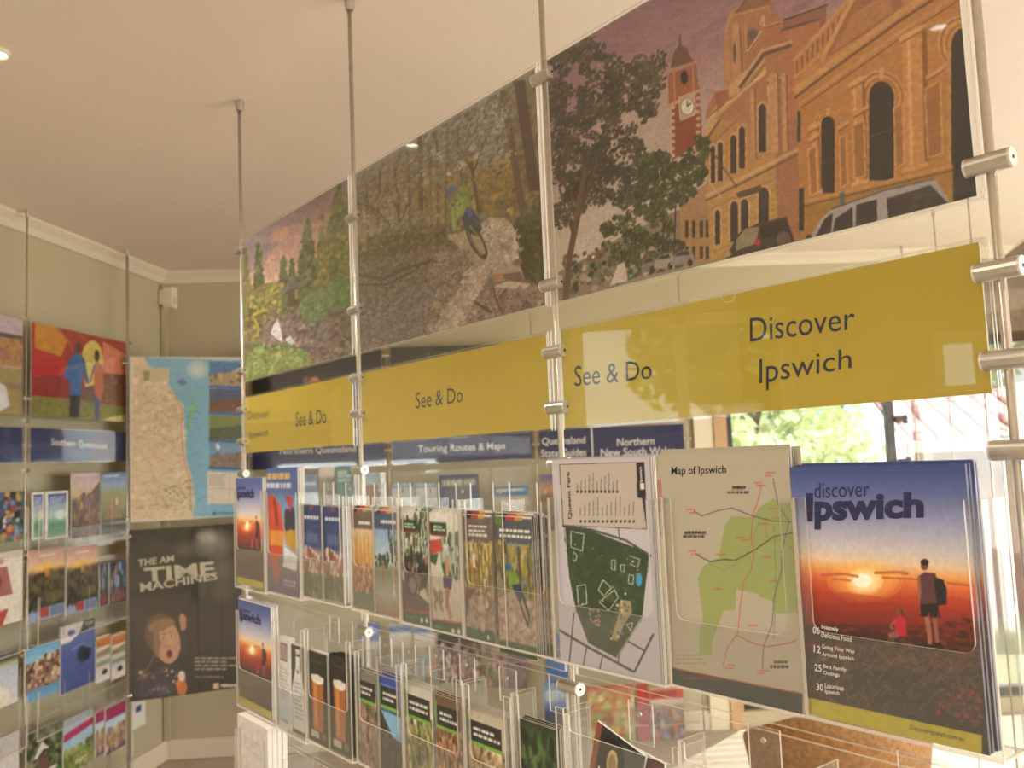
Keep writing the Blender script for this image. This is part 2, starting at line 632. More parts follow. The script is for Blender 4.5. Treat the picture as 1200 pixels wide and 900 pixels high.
for x0, x1 in ((fx[1] + 0.037, 1.898), (1.937, 2.558)):
    mb = MB(); mb.prism(rectq(x0, x1, 0.132, 2.008), 0.055, 0.061); mb.build('pane', [GLASS, LBL], wo)
for zz in (EYE + FW.at(1065, 490, -0.1)[1], EYE + FW.at(1065, 540, -0.1)[1]):
    mb = MB(); mb.box(fx[1] + 0.036, fx[1] + 0.10, 0.012, 0.028, zz - 0.014, zz + 0.014); mb.box(fx[1] + 0.085, fx[1] + 0.102, 0.008, 0.032, zz - 0.03, zz + 0.02); mb.build('louvre_handle', FRAMED, wo)

# side and back windows that light the room: frame and glass only
def plain_window(name, p0, p1, s0, s1, z0, z1, n):
    p0, p1 = np.array(p0, float), np.array(p1, float)
    d = (p1 - p0) / np.linalg.norm(p1 - p0)
    o = link(bpy.data.objects.new(name, None))
    o.location = (*(p0 + d * s0), 0)
    o.rotation_euler = (0, 0, math.atan2(d[1], d[0]))
    o['kind'] = 'structure'
    w = s1 - s0
    mb = MB()
    for k in range(n + 1):
        x = (w - 0.05) * k / n
        mb.box(x + 0.001, x + 0.049, 0.03, 0.09, z0 + 0.001, z1 - 0.001)
    mb.box(0.05, w - 0.05, 0.03, 0.09, z0 + 0.001, z0 + 0.05)
    mb.box(0.05, w - 0.05, 0.03, 0.09, z1 - 0.05, z1 - 0.001)
    mb.build('window_frame', ARCH, o)
    for k in range(n):
        mb = MB()
        mb.prism(rectq((w - 0.05) * k / n + 0.051, (w - 0.05) * (k + 1) / n - 0.001, z0 + 0.051, z1 - 0.051), 0.057, 0.063)
        mb.build('pane', [GLASS, LBL], o)
plain_window('window_2', B, CORNER, 4.3, 5.25, 0.75, 2.1, 2)
plain_window('window_5', B, CORNER, 3.5, 3.74, 1.68, 1.96, 1)
plain_window('window_3', C, Dp, 1.0, 6.2, 0.5, 2.1, 4)
plain_window('window_4', Dp, B, 4.5, 6.9, 0.3, 1.6, 2)  # unseen back window, set low and left to keep its reflection off the posters

# ------------------------------------------------------------------ outside
GROUNDM = mat('dry_lawn', (140, 138, 104), 0.8, noise=0.1, scale=1.5)
g = MB(); g.box(-40, 40, -40, 60, -0.45, -0.35); o = g.build('ground', GROUNDM); o['kind'] = 'structure'
LEAFS = [mat('leaf_pale', (224, 234, 188), 0.5, noise=0.2, scale=6), mat('leaf_green', (95, 130, 70), 0.5, noise=0.25, scale=6), mat('leaf_bluish', (190, 230, 232), 0.5, noise=0.2, scale=6)]  # pale and bluish leaf colours imitate overexposed sun and sky highlights
BARK = mat('bark', (96, 80, 66), 0.9, noise=0.2, scale=12)
def tree(x, y, h, rad, label, k, seed, n=2600):
    rr = random.Random(seed)
    o = link(bpy.data.objects.new('tree', None))
    o.location = (x, y, -0.35)
    tag(o, label, 'tree', 'trees outside the windows')
    mb = MB()
    mb.cyl((0, 0, 0), (0.1, 0, h * 0.55), 0.11, 8, 0.07)
    for i in range(5):
        a = rr.uniform(0, 6.28)
        mb.cyl((0.1, 0, h * 0.45), (0.1 + rad * 0.6 * math.cos(a), rad * 0.6 * math.sin(a), h * rr.uniform(0.6, 0.85)), 0.05, 6, 0.02)
    mb.build('trunk', BARK, o)
    cl = [(rr.uniform(-rad, rad) * 0.7, rr.uniform(-rad, rad) * 0.7, h * rr.uniform(0.35, 0.95), rad * rr.uniform(0.3, 0.5)) for _ in range(16)]
    mb = MB()
    for i in range(n):
        c = rr.choice(cl)
        d = Vector((rr.gauss(0, 1), rr.gauss(0, 1), rr.gauss(0, 1))).normalized() * c[3] * rr.uniform(0.5, 1)
        p = Vector(c[:3]) + d
        e1 = Vector((rr.gauss(0, 1), rr.gauss(0, 1), rr.gauss(0, 1))).normalized()
        e2 = e1.cross(Vector((rr.gauss(0, 1), rr.gauss(0, 1), rr.gauss(0, 1)))).normalized()
        a, b = rr.uniform(0.06, 0.13), rr.uniform(0.03, 0.06)
        mb.add([p - e1 * a, p + e2 * b, p + e1 * a, p - e2 * b], [(0, 1, 2, 3)])
    mb.build('foliage', LEAFS[k], o)['kind'] = 'stuff'
tree(2.6, 10.0, 4.2, 1.35, 'pale green tree behind the glass louvres', 0, 1, 4200)
tree(5.2, 14.6, 5.2, 1.7, 'bluish leafy tree right of the pale one behind the louvres', 2, 2, 4200)
tree(9.3, 15.0, 4.6, 1.8, 'dark green tree showing above the red tiled roof', 1, 3)
tree(-6.2, 0.9, 4.0, 1.2, 'green tree outside the near left window', 1, 4, 5000)
tree(-6.4, -2.4, 4.0, 1.3, 'bushy tree outside the near left window, farther from the display', 1, 5, 5000)

rr_ = random.Random(9)
hg = link(bpy.data.objects.new('backdrop', None))  # unseen foliage, added to darken what the left window reflects onto the display
hg.location = (-4.0, -0.6, -0.35)
hg.rotation_euler = (0, 0, LDIR)
tag(hg, 'clipped green hedge of leaves added outside the near left window to dim reflections', 'backdrop')
mb = MB()
for i in range(9000):
    p = Vector((rr_.uniform(-3.2, 3.2), rr_.uniform(-0.3, 0.3), rr_.uniform(0.05, 1.85)))
    e1 = Vector((rr_.gauss(0, 1), rr_.gauss(0, 1), rr_.gauss(0, 1))).normalized()
    e2 = e1.cross(Vector((rr_.gauss(0, 1), rr_.gauss(0, 1), rr_.gauss(0, 1)))).normalized()
    mb.add([p - e1 * 0.09, p + e2 * 0.045, p + e1 * 0.09, p - e2 * 0.045], [(0, 1, 2, 3)])
mb.build('foliage', LEAFS[1], hg)['kind'] = 'stuff'
mb = MB()
for i in range(9):
    mb.cyl((-3 + i * 0.75, 0, 0), (-3 + i * 0.75, 0, 1.5), 0.03, 6, 0.015)
mb.build('stems', BARK, hg)
ROOFM = mat('red_roof_tile', (112, 30, 38), 0.5, noise=0.2, scale=5, spec=0.25)
BRICKW = mat('pale_house_wall', (150, 112, 104), 0.7, noise=0.08, scale=3)
ho = link(bpy.data.objects.new('house', None))
hx, hy = 5.1, 8.9
ho.location = (hx, hy, -0.35)
ho.rotation_euler = (0, 0, math.radians(-14))
tag(ho, 'pale neighbouring house with a red tiled roof beyond the glass', 'house')
mb = MB(); mb.box(-0.7, 4.6, 0.35, 2.0, 0, 1.8); mb.build('house_wall', BRICKW, ho)
slope = math.atan2(0.62, 2.2)
mb = MB(); mb.add([(-1.0, 0.0, 1.82), (4.9, 0, 1.82), (4.9, 2.2, 2.44), (-1.0, 2.2, 2.44), (-1.0, 0.0, 1.76), (4.9, 0, 1.76), (4.9, 2.2, 2.38), (-1.0, 2.2, 2.38)],
    [(0, 1, 2, 3), (7, 6, 5, 4), (0, 4, 5, 1), (1, 5, 6, 2), (2, 6, 7, 3), (3, 7, 4, 0)]); mb.build('roof_deck', mat('roof_deck', (120, 70, 62), 0.7), ho)
tm = MB()
for i in range(7):
    a0, a1 = math.pi * i / 7, math.pi * (i + 1) / 7
    tm.add([(-0.1 * math.cos(a0), 0, 0.045 * math.sin(a0)), (-0.1 * math.cos(a1), 0, 0.045 * math.sin(a1)), (-0.1 * math.cos(a1), 0.34, 0.045 * math.sin(a1)), (-0.1 * math.cos(a0), 0.34, 0.045 * math.sin(a0))], [(0, 3, 2, 1)])
tile0 = None
for r in range(8):
    for c in range(22):
        if tile0 is None:
            o = tile0 = tm.build('roof_tile', ROOFM, ho, True)
        else:
            o = link(tile0.copy())
            o.parent = ho
        q = 0.02 + r * 0.30
        o.location = (-0.86 + c * 0.262 + random.uniform(-0.006, 0.006), q * math.cos(slope), 1.825 + q * math.sin(slope) + 0.004 * (r % 2))
        o.rotation_euler = (slope - 0.02, 0, 0)
mb = MB(); mb.box(-1.0, 4.9, -0.06, -0.002, 1.74, 1.86); mb.build('gutter', mat('gutter_white', (225, 218, 210), 0.5), ho)
for x in (0.1, 1.6, 3.1):
    mb = MB(); mb.box(x, x + 0.7, 0.318, 0.347, 0.85, 1.6); w_ = mb.build('window_frame', ARCH, ho)
    mb = MB(); mb.box(x + 0.06, x + 0.64, 0.306, 0.316, 0.91, 1.54); mb.build('pane', FRAMED, w_)

# ------------------------------------------------------------------ hanging rods with clamps
def rod(fr, s, off, clamps, label, group, t0=-EYE, r=0.005, clamp_r=0.0105, clamp_l=0.042):
    th = Thing('suspension_rod', fr, s, off, t0, label, 'rod', group)
    h = CEIL - t0
    mb = MB(); mb.cyl((0, 0, 0.001), (0, 0, h - 0.028), r, 12); mb.build('rod', ROD, th.o, True)
    mb = MB(); mb.cyl((0, 0, h - 0.03), (0, 0, h - 0.001), r * 1.9, 14, r * 2.6); mb.build('ceiling_mount', METAL, th.o)
    mb = MB(); mb.cyl((0, 0, 0.0), (0, 0, 0.02), r * 2.6, 14); mb.build('floor_mount', METAL, th.o)
    for c in clamps:
        mb = MB(); mb.cyl((-clamp_l / 2, -0.004, c - t0), (clamp_l / 2, -0.004, c - t0), clamp_r, 20)
        k = mb.build('clamp', METAL, th.o)
        for x in (-1, 1):
            mb = MB(); mb.cyl((x * clamp_l / 2, -0.004, c - t0), (x * (clamp_l / 2 + 0.0025), -0.004, c - t0), clamp_r * 0.98, 20)
            e = mb.build('end_cap', CAPM, k)
            mb = MB(); mb.cyl((x * (clamp_l / 2 + 0.0024), -0.004, c - t0), (x * (clamp_l / 2 + 0.003), -0.004, c - t0), clamp_r * 0.2, 8)
            mb.build('grub_screw', DARKM, k)
    return th
RS = [0.0, 0.700, 1.383, 2.076]
low = [-0.012, -0.366, -0.72]
GR = 'rods of the front display'
rod(MD, RS[0], 0, [0.64, 0.285, 0.172, 0.08] + low, 'thin steel rod at the left end of the front display', GR)
rod(MD, RS[1], 0, [0.567, 0.352, 0.195, 0.115] + low, 'thin steel rod between the garden and mountain biker photos', GR)
rod(MD, RS[2], 0, [0.641, 0.285, 0.172, 0.08] + low, 'thin steel rod between the mountain biker and town hall photos', GR)
rod(MD, RS[3], 0, [0.63, 0.284, 0.172, 0.08] + low, 'steel rod with round clamps at the right edge of the picture', GR)

# ------------------------------------------------------------------ panels: a print between two acrylic sheets
def panel(name, fr, off, s0, s1, t0, t1, art, label, cat, group, pm=PRINT, border=0.008, back_col=None):
    th = Thing(name, fr, (s0 + s1) / 2, off, t0, label, cat, group)
    w, h = s1 - s0, t1 - t0
    b = border
    mb = MB(); mb.prism(rectq(-w / 2 - b, w / 2 + b, -0.004, h + 0.004), -0.0048, -0.0020); mb.build('front_sheet', [ACR, EDGE], th.o)
    mb = MB(); mb.prism(rectq(-w / 2 - b, w / 2 + b, -0.004, h + 0.004), 0.0020, 0.0048); mb.build('back_sheet', [ACR, EDGE], th.o)
    mb = MB(); mb.box(-w / 2, w / 2, -0.0009, 0.0012, 0, h); mb.build('card', PAPER, th.o)
    if art is not None:
        put_print('print', art_mesh(art, 'print', pm), th.o, 0, -0.0012, 0, w, h)
    th.w, th.h = w, h
    return th

def pmapper(fr, off, s0, s1, t0, t1):
    def f(px, py):
        s, t = fr.at(px, py, off)
        return (s - s0) / (s1 - s0), (t1 - t) / (t1 - t0)
    return f

PT, PB, YT, YB = 0.666, 0.254, 0.205, 0.047
P3 = (1.392, 2.060, PB, PT)
A = Art(430, 270, pmapper(MD, 0.001, *P3), 3)
def Z(pts, ox, oy, k):
    return [(ox + x / k, oy + y / k) for x, y in pts]
A.g([(0, (146, 98, 120)), (0.3, (172, 122, 136)), (0.5, (192, 162, 158)), (0.75, (206, 184, 174)), (1, (214, 196, 180))])
A.glow(745, 150, 70, 90, (205, 178, 165), 0.6)
A.s([(650, 60), (1000, -60), (1000, 40), (820, 60), (700, 100)], 60, 16, [(150, 100, 118), (120, 78, 100), (172, 120, 130)], 0.25, 0.4)
# far street
A.p([(655, 318), (690, 300), (730, 276), (780, 252), (830, 230), (834, 330), (655, 352)], (142, 120, 102))
A.p([(690, 300), (704, 292), (706, 330), (692, 338)], (132, 98, 82))
A.p([(796, 236), (832, 212), (834, 306), (800, 312)], (176, 128, 84))
for x in (803, 811, 820, 827):
    A.r4(x, 258, x + 4, 278, (66, 48, 44)); A.r4(x, 288, x + 4, 303, (66, 48, 44))
A.s([(660, 300), (740, 280), (800, 280), (800, 318), (660, 345)], 260, 3.5, [(60, 58, 48), (96, 86, 64), (140, 110, 92), (46, 42, 40), (186, 160, 150), (92, 110, 60)])
A.p([(680, 352), (742, 326), (832, 305), (870, 300), (870, 320), (700, 354)], (150, 136, 132))
A.p([(715, 334), (724, 310), (732, 306), (736, 328)], (214, 188, 182))
# clock tower
A.p([(787, 118), (820, 102), (823, 165), (788, 188)], (150, 62, 44))
for k in range(9):
    y = 114 + k * 8
    A.r4(787, y + 2, 791, y + 6, (214, 178, 150)); A.r4(816, y - 9, 821, y - 5, (206, 164, 136))
A.p([(783, 84), (816, 72), (819, 106), (784, 124)], (164, 84, 56))
A.p([(786, 80), (789, 64), (796, 52), (804, 56), (810, 68), (814, 72)], (108, 66, 56))
A.l([(797, 42), (797, 54)], 2.5, (110, 60, 50)); A.e(797, 47, 2, 2.5, (120, 66, 54))
A.l([(782, 86), (817, 73)], 3, (196, 128, 96)); A.l([(783, 125), (820, 106)], 4, (206, 150, 120))
A.e(802, 91, 4.5, 8, (40, 28, 30)); A.l([(790, 84), (791, 118)], 2.5, (190, 120, 90)); A.l([(812, 78), (813, 106)], 2.5, (190, 120, 90))
A.p([(795, 114), (815, 106), (816, 134), (797, 142)], (212, 170, 140)); A.e(805.5, 125, 8.5, 10.5, (120, 90, 80)); A.e(805.5, 125, 7.5, 9.5, (232, 224, 216))
A.l([(805.5, 125), (805.5, 118)], 1.4, (40, 30, 30)); A.l([(805.5, 125), (810, 121)], 1.4, (40, 30, 30))
# left hall
A.p([(826, 158), (848, 116), (849, 40), (856, 15), (882, -4), (904, 0), (906, 22), (917, 26), (940, 40), (945, 284), (832, 306)], (196, 132, 78))
A.g([(0.35, (186, 118, 80)), (0.75, (200, 142, 80)), (1, (192, 148, 78))], [(826, 158), (905, 70), (910, 256), (832, 306)])
A.p([(905, 68), (946, 50), (946, 286), (912, 292)], (172, 106, 76))
A.p([(917, 24), (968, 8), (968, 60), (917, 80)], (160, 92, 74))
A.l([(918, 24), (970, 6)], 2, (74, 44, 44))
A.p([(849, 40), (857, 16), (883, 0), (905, 4), (905, 14), (884, 10), (862, 26), (854, 42)], (150, 92, 62))
A.p([(854, 44), (864, 28), (884, 12), (900, 16), (902, 62), (856, 98)], (190, 124, 82)); A.e(883, 42, 6, 9, (96, 76, 76)); A.e(861, 62, 3, 15, (84, 60, 60))
A.l([(826, 158), (850, 122), (880, 88), (928, 52)], 6, (214, 158, 108)); A.l([(828, 164), (852, 128), (882, 94), (930, 58)], 2.5, (122, 76, 54))
A.l([(828, 174), (930, 80)], 2, (164, 108, 70))
def zh(*pts):
    return Z(pts, 820, 0, 6.43)
A.p(zh((40, 900), (60, 800), (120, 690), (200, 680), (245, 620), (235, 400), (210, 330), (215, 260), (185, 250), (220, 100), (270, 100), (350, -10), (545, -10), (525, 100), (580, 105), (610, 160), (600, 235), (720, 200), (720, 900)), (184, 114, 76))
A.p(zh((245, 620), (480, 400), (505, 560), (340, 690), (120, 900), (50, 900)), (210, 156, 104))
A.p(zh((185, 250), (222, 100), (272, 98), (262, 130), (232, 150), (205, 260)), (196, 140, 96)); A.p(zh((285, 110), (352, 0), (545, -8), (528, 56)), (150, 92, 66)); A.l(zh((275, 108), (352, -4)), 2.2, (120, 76, 58)); A.l(zh((275, 112), (530, 46)), 1.8, (206, 150, 108))
A.p(zh((240, 180), (290, 160), (310, 560), (250, 600)), (200, 138, 96)); A.e(*zh((262, 400))[0], 2, 12, (92, 74, 74)); A.l(zh((300, 200), (325, 540)), 1.6, (140, 84, 60)); A.l(zh((340, 200), (352, 400)), 2.2, (206, 146, 104))
A.p(zh((350, 330), (360, 230), (400, 215), (440, 230), (440, 300), (370, 400)), (150, 96, 72)); A.e(*zh((400, 268))[0], 5.6, 7, (100, 84, 80)); A.l(zh((360, 390), (470, 230)), 2, (214, 160, 116)); A.l(zh((455, 190), (478, 120), (485, 200)), 2.4, (220, 168, 120))
A.p(zh((490, 190), (600, 175), (600, 240), (690, 320), (480, 372)), (182, 106, 72)); A.l(zh((485, 205), (612, 165)), 2, (206, 146, 104)); A.l(zh((488, 215), (610, 178)), 1.4, (116, 70, 54))
A.p(zh((605, 240), (900, 150), (900, 460), (720, 900), (625, 900), (640, 560), (690, 320)), (194, 112, 74)); A.l(zh((608, 232), (900, 148)), 3, (96, 68, 68))
A.l(zh((290, 642), (470, 382), (700, 314)), 3, (216, 164, 116)); A.l(zh((300, 664), (482, 412), (690, 342)), 4.2, (104, 68, 52)); A.l(zh((305, 690), (495, 470), (650, 420)), 2.2, (186, 126, 86)); A.l(zh((60, 890), (200, 760), (330, 690), (500, 480)), 1.6, (150, 100, 66)); A.l(zh((80, 890), (500, 540)), 1.6, (232, 186, 132))
A.p(zh((118, 700), (215, 676), (222, 740), (130, 850)), (172, 90, 66)); A.p(zh((510, 640), (612, 610), (632, 900), (532, 900)), (176, 110, 74)); A.l(zh((512, 640), (534, 900)), 2.6, (222, 168, 118)); A.l(zh((500, 606), (652, 574)), 3.2, (210, 152, 106)); A.l(zh((500, 625), (640, 600)), 1.4, (116, 72, 54))
A.l([(827, 230), (850, 218), (882, 202), (940, 172)], 4.5, (216, 164, 108)); A.l([(827, 235), (882, 208), (940, 178)], 2.5, (120, 78, 50))
for k in range(6):
    A.l([(830, 246 + k * 10), (910, 208 + k * 12), (944, 200 + k * 13)], 1, (150, 100, 60), 0.7)
for x0, x1, y0, y1 in ((856, 863, 160, 203), (866, 873, 150, 197), (889, 898, 124, 178), (838, 844, 247, 286), (856, 865, 238, 283), (868, 877, 235, 270), (889, 901, 222, 262), (833, 838, 172, 214), (841, 847, 168, 212)):
    c = (x0 + x1) / 2; w = (x1 - x0) / 2
    A.r4(x0 - 2, y0 + w, x1 + 2, y1, (214, 158, 104)); A.e(c, y0 + w, w + 2.5, w * 1.6 + 3, (214, 158, 104))
    A.r4(x0, y0 + w, x1, y1, (54, 40, 40)); A.e(c, y0 + w, w, w * 1.5, (54, 40, 40))
for x in (881, 903, 908, 918):
    A.l([(x, 104 if x < 900 else 86), (x + 2, 186 if x < 900 else 178)], 5, (208, 146, 100)); A.l([(x + 3.4, 104 if x < 900 else 86), (x + 5.4, 186 if x < 900 else 178)], 1.5, (132, 84, 58))
A.l([(826, 205), (846, 232)], 1.6, (200, 180, 168)); A.l([(838, 182), (864, 220)], 1.6, (90, 60, 52)); A.p([(862, 226), (892, 216), (893, 224), (866, 232)], (92, 62, 46))
# right hall
A.p([(930, 72), (994, -2), (1010, -20), (1130, -90), (1141, 240), (940, 286)], (204, 130, 70))
A.g([(0.3, (206, 134, 74)), (0.7, (200, 126, 62)), (1, (186, 124, 52))], [(936, 110), (1123, -10), (1141, 236), (940, 286)])
A.l([(930, 72), (994, 0)], 4, (216, 150, 96))
for k in range(9):
    x = 934 + k * 6; A.l([(x, 72 - k * 6.5), (x, 88 - k * 6.5)], 2.2, (140, 84, 56))
A.l([(930, 92), (962, 64)], 3, (214, 150, 96))
A.p([(962, 72), (998, 2), (1048, -26), (1060, 12)], (168, 100, 62)); A.l([(962, 72), (998, 0), (1056, -30)], 5, (220, 154, 98)); A.p([(975, 62), (1000, 16), (1040, -8), (1046, 14)], (190, 120, 72))
A.l([(930, 108), (964, 82), (1056, 14), (1124, -30)], 7, (220, 152, 92)); A.l([(931, 115), (965, 89), (1058, 22), (1124, -20)], 3, (120, 70, 42))
A.l([(936, 122), (1060, 34), (1124, -8)], 3, (216, 148, 90)); A.l([(938, 127), (1062, 40), (1124, 0)], 2, (140, 84, 48))
def arch(c, y0, y1, w, dark):
    for k, cc in ((1.95, (220, 150, 86)), (1.75, (150, 90, 50)), (1.62, (222, 152, 88)), (1.36, (160, 96, 52)), (1.25, (214, 140, 76))):
        A.e(c, y0 + w * 1.25, w * k, w * 1.25 * k * 0.9, cc, 1, -0.3)
    A.r4(c - w * 1.25, y0 + w * 1.3, c + w * 1.25, y1, (208, 136, 72))
    A.e(c, y0 + w * 1.3, w, w * 1.3, dark); A.r4(c - w, y0 + w * 1.3, c + w, y1, dark)
    A.p([(c - 2.5, y0 - w * 1.1), (c + 2.5, y0 - w * 1.2), (c + 2, y0 - 1), (c - 2, y0)], (226, 160, 100))
arch(970, 136, 226, 8, (44, 34, 34)); arch(1032.5, 95, 211, 14.5, (42, 33, 34)); arch(1131, 32, 236, 17, (34, 30, 38))
A.l([(1018, 160), (1048, 150)], 1.2, (120, 90, 70)); A.l([(963, 190), (979, 184)], 1, (110, 80, 60))
for x0, y0, y1, w in ((950, 146, 226, 8), (996, 96, 216, 15), (1056, 42, 200, 26)):
    A.g([(0, (222, 150, 88)), (1, (214, 138, 72))], [(x0, y0), (x0 + w, y0 - w * 0.6), (x0 + w + 4, y1 - w * 0.3), (x0 + 4, y1)])
    A.l([(x0 + w, y0 - w * 0.6), (x0 + w + 4, y1 - w * 0.3)], w * 0.22, (146, 86, 44)); A.l([(x0 + w * 0.3, y0), (x0 + w * 0.3 + 4, y1)], w * 0.16, (236, 172, 108))
    A.l([(x0 - 3, y0 + 5), (x0 + w + 3, y0 - w * 0.6 + 3)], 5, (228, 164, 102)); A.l([(x0 - 1, y0 + 9), (x0 + w + 2, y0 - w * 0.6 + 8)], 2, (150, 92, 54))
    A.l([(x0 + 1, y1), (x0 + w + 6, y1 - w * 0.32)], 5, (226, 158, 94))
for q in ([(1000, 148), (1011, 142), (1013, 204), (1002, 208)], [(1084, 106), (1100, 96), (1103, 178), (1088, 184)], [(984, 162), (990, 158), (992, 214), (986, 218)], [(1048, 128), (1056, 122), (1058, 190), (1050, 196)], [(948, 176), (955, 172), (957, 224), (950, 228)]):
    A.p([(q[0][0] - 2, q[0][1] - 2), (q[1][0] + 2, q[1][1] - 2), (q[2][0] + 2, q[2][1] + 2), (q[3][0] - 2, q[3][1] + 2)], (224, 154, 90)); A.p(q, (168, 104, 56))
for p0, p1 in (((1000, 134), (1018, 124)), ((1084, 92), (1106, 78)), ((948, 164), (960, 156)), ((982, 150), (994, 142))):
    A.l([p0, p1], 4, (228, 160, 96)); A.l([(p0[0], p0[1] + 4), (p1[0], p1[1] + 4)], 2, (146, 88, 48))
A.p([(942, 238), (1116, 196), (1116, 250), (942, 290)], (176, 118, 46)); A.l([(942, 236), (1116, 194)], 4, (206, 140, 74)); A.l([(942, 241), (1116, 199)], 2, (112, 70, 34))
A.r4(936, 220, 942, 270, (46, 36, 36)); A.r4(934, 130, 938, 166, (70, 56, 58)); A.p([(983, 226), (989, 224), (990, 240), (984, 242)], (86, 86, 96))
# trees
T1 = Z([(15, 165), (130, 108), (165, 128), (190, 160), (230, 190), (330, 150), (348, 205), (330, 300), (300, 350), (262, 335), (268, 420), (300, 440), (292, 560), (240, 605), (150, 590), (80, 640), (30, 665), (18, 400)], 640, 0, 2.5)
A.l([(664, 352), (668, 300), (678, 250), (690, 190)], 7, (112, 84, 66)); A.l([(680, 250), (712, 170), (722, 130)], 3.5, (150, 116, 98)); A.l([(676, 262), (700, 200), (742, 150)], 3, (130, 98, 82)); A.l([(672, 270), (660, 200), (662, 120)], 3, (96, 72, 58))
A.fol(T1, 250, 26, 9, 1.9, [(56, 50, 42), (70, 62, 50), (84, 74, 58), (62, 60, 44), (44, 40, 34)])
A.fol(Z([(10, 250), (200, 250), (280, 450), (200, 600), (20, 640)], 640, 0, 2.5), 60, 26, 9, 1.9, [(48, 44, 36), (60, 52, 44), (72, 62, 50)])
A.s(T1, 150, 1.4, [(186, 158, 150), (160, 128, 124)], 0.7)
A.l([(662, 352), (668, 300), (676, 255), (686, 200)], 6, (100, 72, 56)); A.l([(676, 262), (700, 190)], 3, (84, 62, 50)); A.l([(672, 275), (656, 220)], 3, (84, 62, 50))
T2 = [(738, 200), (752, 182), (768, 180), (782, 170), (800, 182), (812, 164), (828, 158), (829, 200), (820, 226), (800, 236), (778, 250), (748, 246), (736, 225)]
A.fol(T2, 120, 26, 7, 1.7, [(50, 58, 36), (68, 78, 44), (86, 92, 54), (42, 46, 32)])
T3 = [(704, 268), (720, 250), (745, 246), (770, 244), (788, 248), (790, 290), (760, 305), (716, 306)]
A.fol(T3, 65, 26, 7, 1.7, [(58, 62, 40), (82, 86, 50), (100, 98, 58), (46, 48, 36)])
A.l([(776, 310), (778, 255)], 2, (60, 46, 38)); A.l([(790, 305), (792, 240)], 2, (60, 46, 38))
A.s([(686, 290), (800, 270), (800, 318), (686, 335)], 26, 1.6, [(60, 170, 140), (200, 60, 50), (240, 220, 190)], 0.9)
# cars
for x, y, s, c in ((758, 312, 10, (120, 112, 114)), (776, 308, 14, (168, 152, 154)), (797, 304, 17, (148, 132, 138))):
    A.p([(x - s * 0.7, y + 6), (x - s * 0.5, y - 4), (x - s * 0.1, y - 10), (x + s * 0.7, y - 12), (x + s, y - 4), (x + s, y + 4)], c)
    A.p([(x - s * 0.4, y - 4), (x - s * 0.1, y - 9), (x + s * 0.6, y - 11), (x + s * 0.7, y - 6)], (56, 50, 54)); A.e(x + s * 0.7, y + 3, 3, 4, (40, 34, 34))
A.p(Z([(82, 858), (95, 830), (130, 765), (190, 735), (285, 712), (305, 770), (312, 795), (290, 812), (200, 835)], 820, 0, 2.812), (66, 50, 46))
A.p(Z([(120, 790), (150, 752), (196, 745), (186, 800), (120, 825)], 820, 0, 2.812), (150, 132, 104)); A.p(Z([(200, 745), (282, 722), (298, 770), (205, 785)], 820, 0, 2.812), (40, 34, 36))
A.e(918, 280, 11.5, 12.5, (52, 38, 36)); A.e(918, 280, 8.5, 9.5, (104, 76, 68)); A.r4(885, 280, 891, 287, (196, 40, 40)); A.e(852, 297, 5, 4, (170, 150, 110))
A.p(Z([(350, 800), (372, 765), (400, 720), (430, 690), (600, 632), (770, 590), (800, 625), (826, 668), (640, 730)], 820, 0, 2.812), (172, 160, 168))
for q in ([(378, 785), (410, 720), (438, 700), (430, 775)], [(445, 720), (502, 680), (505, 755), (436, 775)], [(515, 672), (582, 655), (584, 736), (512, 752)], [(615, 652), (760, 608), (818, 670), (620, 726)]):
    A.p(Z(q, 820, 0, 2.812), (52, 40, 44))
A.s(Z([(640, 660), (750, 630), (790, 665), (660, 700)], 820, 0, 2.812), 12, 5, [(88, 66, 74), (70, 52, 62)], 0.6, 0.5)
A.l(Z([(430, 688), (600, 628), (770, 588)], 820, 0, 2.812), 2, (84, 76, 80)); A.e(948, 279, 4, 5, (46, 40, 42))
A.n(0.015, 40); A.n(0.03, 160); A.n(0.05, 330); A.tone(0.9, 20)
GP = 'photo panels of the front display'
hall = panel('photo_panel', MD, 0, *P3, A, 'large photo print of an ochre town hall street with clock tower', 'photo', GP)

# mountain biker
P2 = (0.712, 1.360, PB, PT)
A = Art(250, 250, pmapper(MD, 0.001, *P2), 5)
def z5(*pts):
    return Z(pts, 400, 70, 2.432)
A.g([(0, (142, 138, 138)), (0.3, (134, 120, 96)), (0.5, (134, 112, 70)), (0.62, (112, 96, 76)), (1, (128, 112, 104))])
A.p([(540, 130), (590, 100), (600, 190), (560, 200)], (156, 160, 176), 0.8); A.p([(480, 165), (545, 128), (545, 200), (490, 220)], (150, 148, 154), 0.6)
A.s([(415, 210), (636, 78), (636, 250), (415, 300)], 2600, 2.4, [(120, 104, 62), (96, 84, 54), (150, 128, 70), (84, 74, 54), (142, 132, 116), (112, 106, 92)], 0.6)
A.s([(415, 240), (560, 180), (560, 250), (415, 300)], 800, 2.2, [(164, 138, 70), (178, 150, 84), (140, 122, 66)], 0.6)
A.fol([(556, 225), (570, 200), (592, 178), (600, 215), (608, 245), (575, 252)], 36, 14, 6, 1.5, [(190, 146, 50), (170, 128, 48), (140, 112, 50)], 0.75)
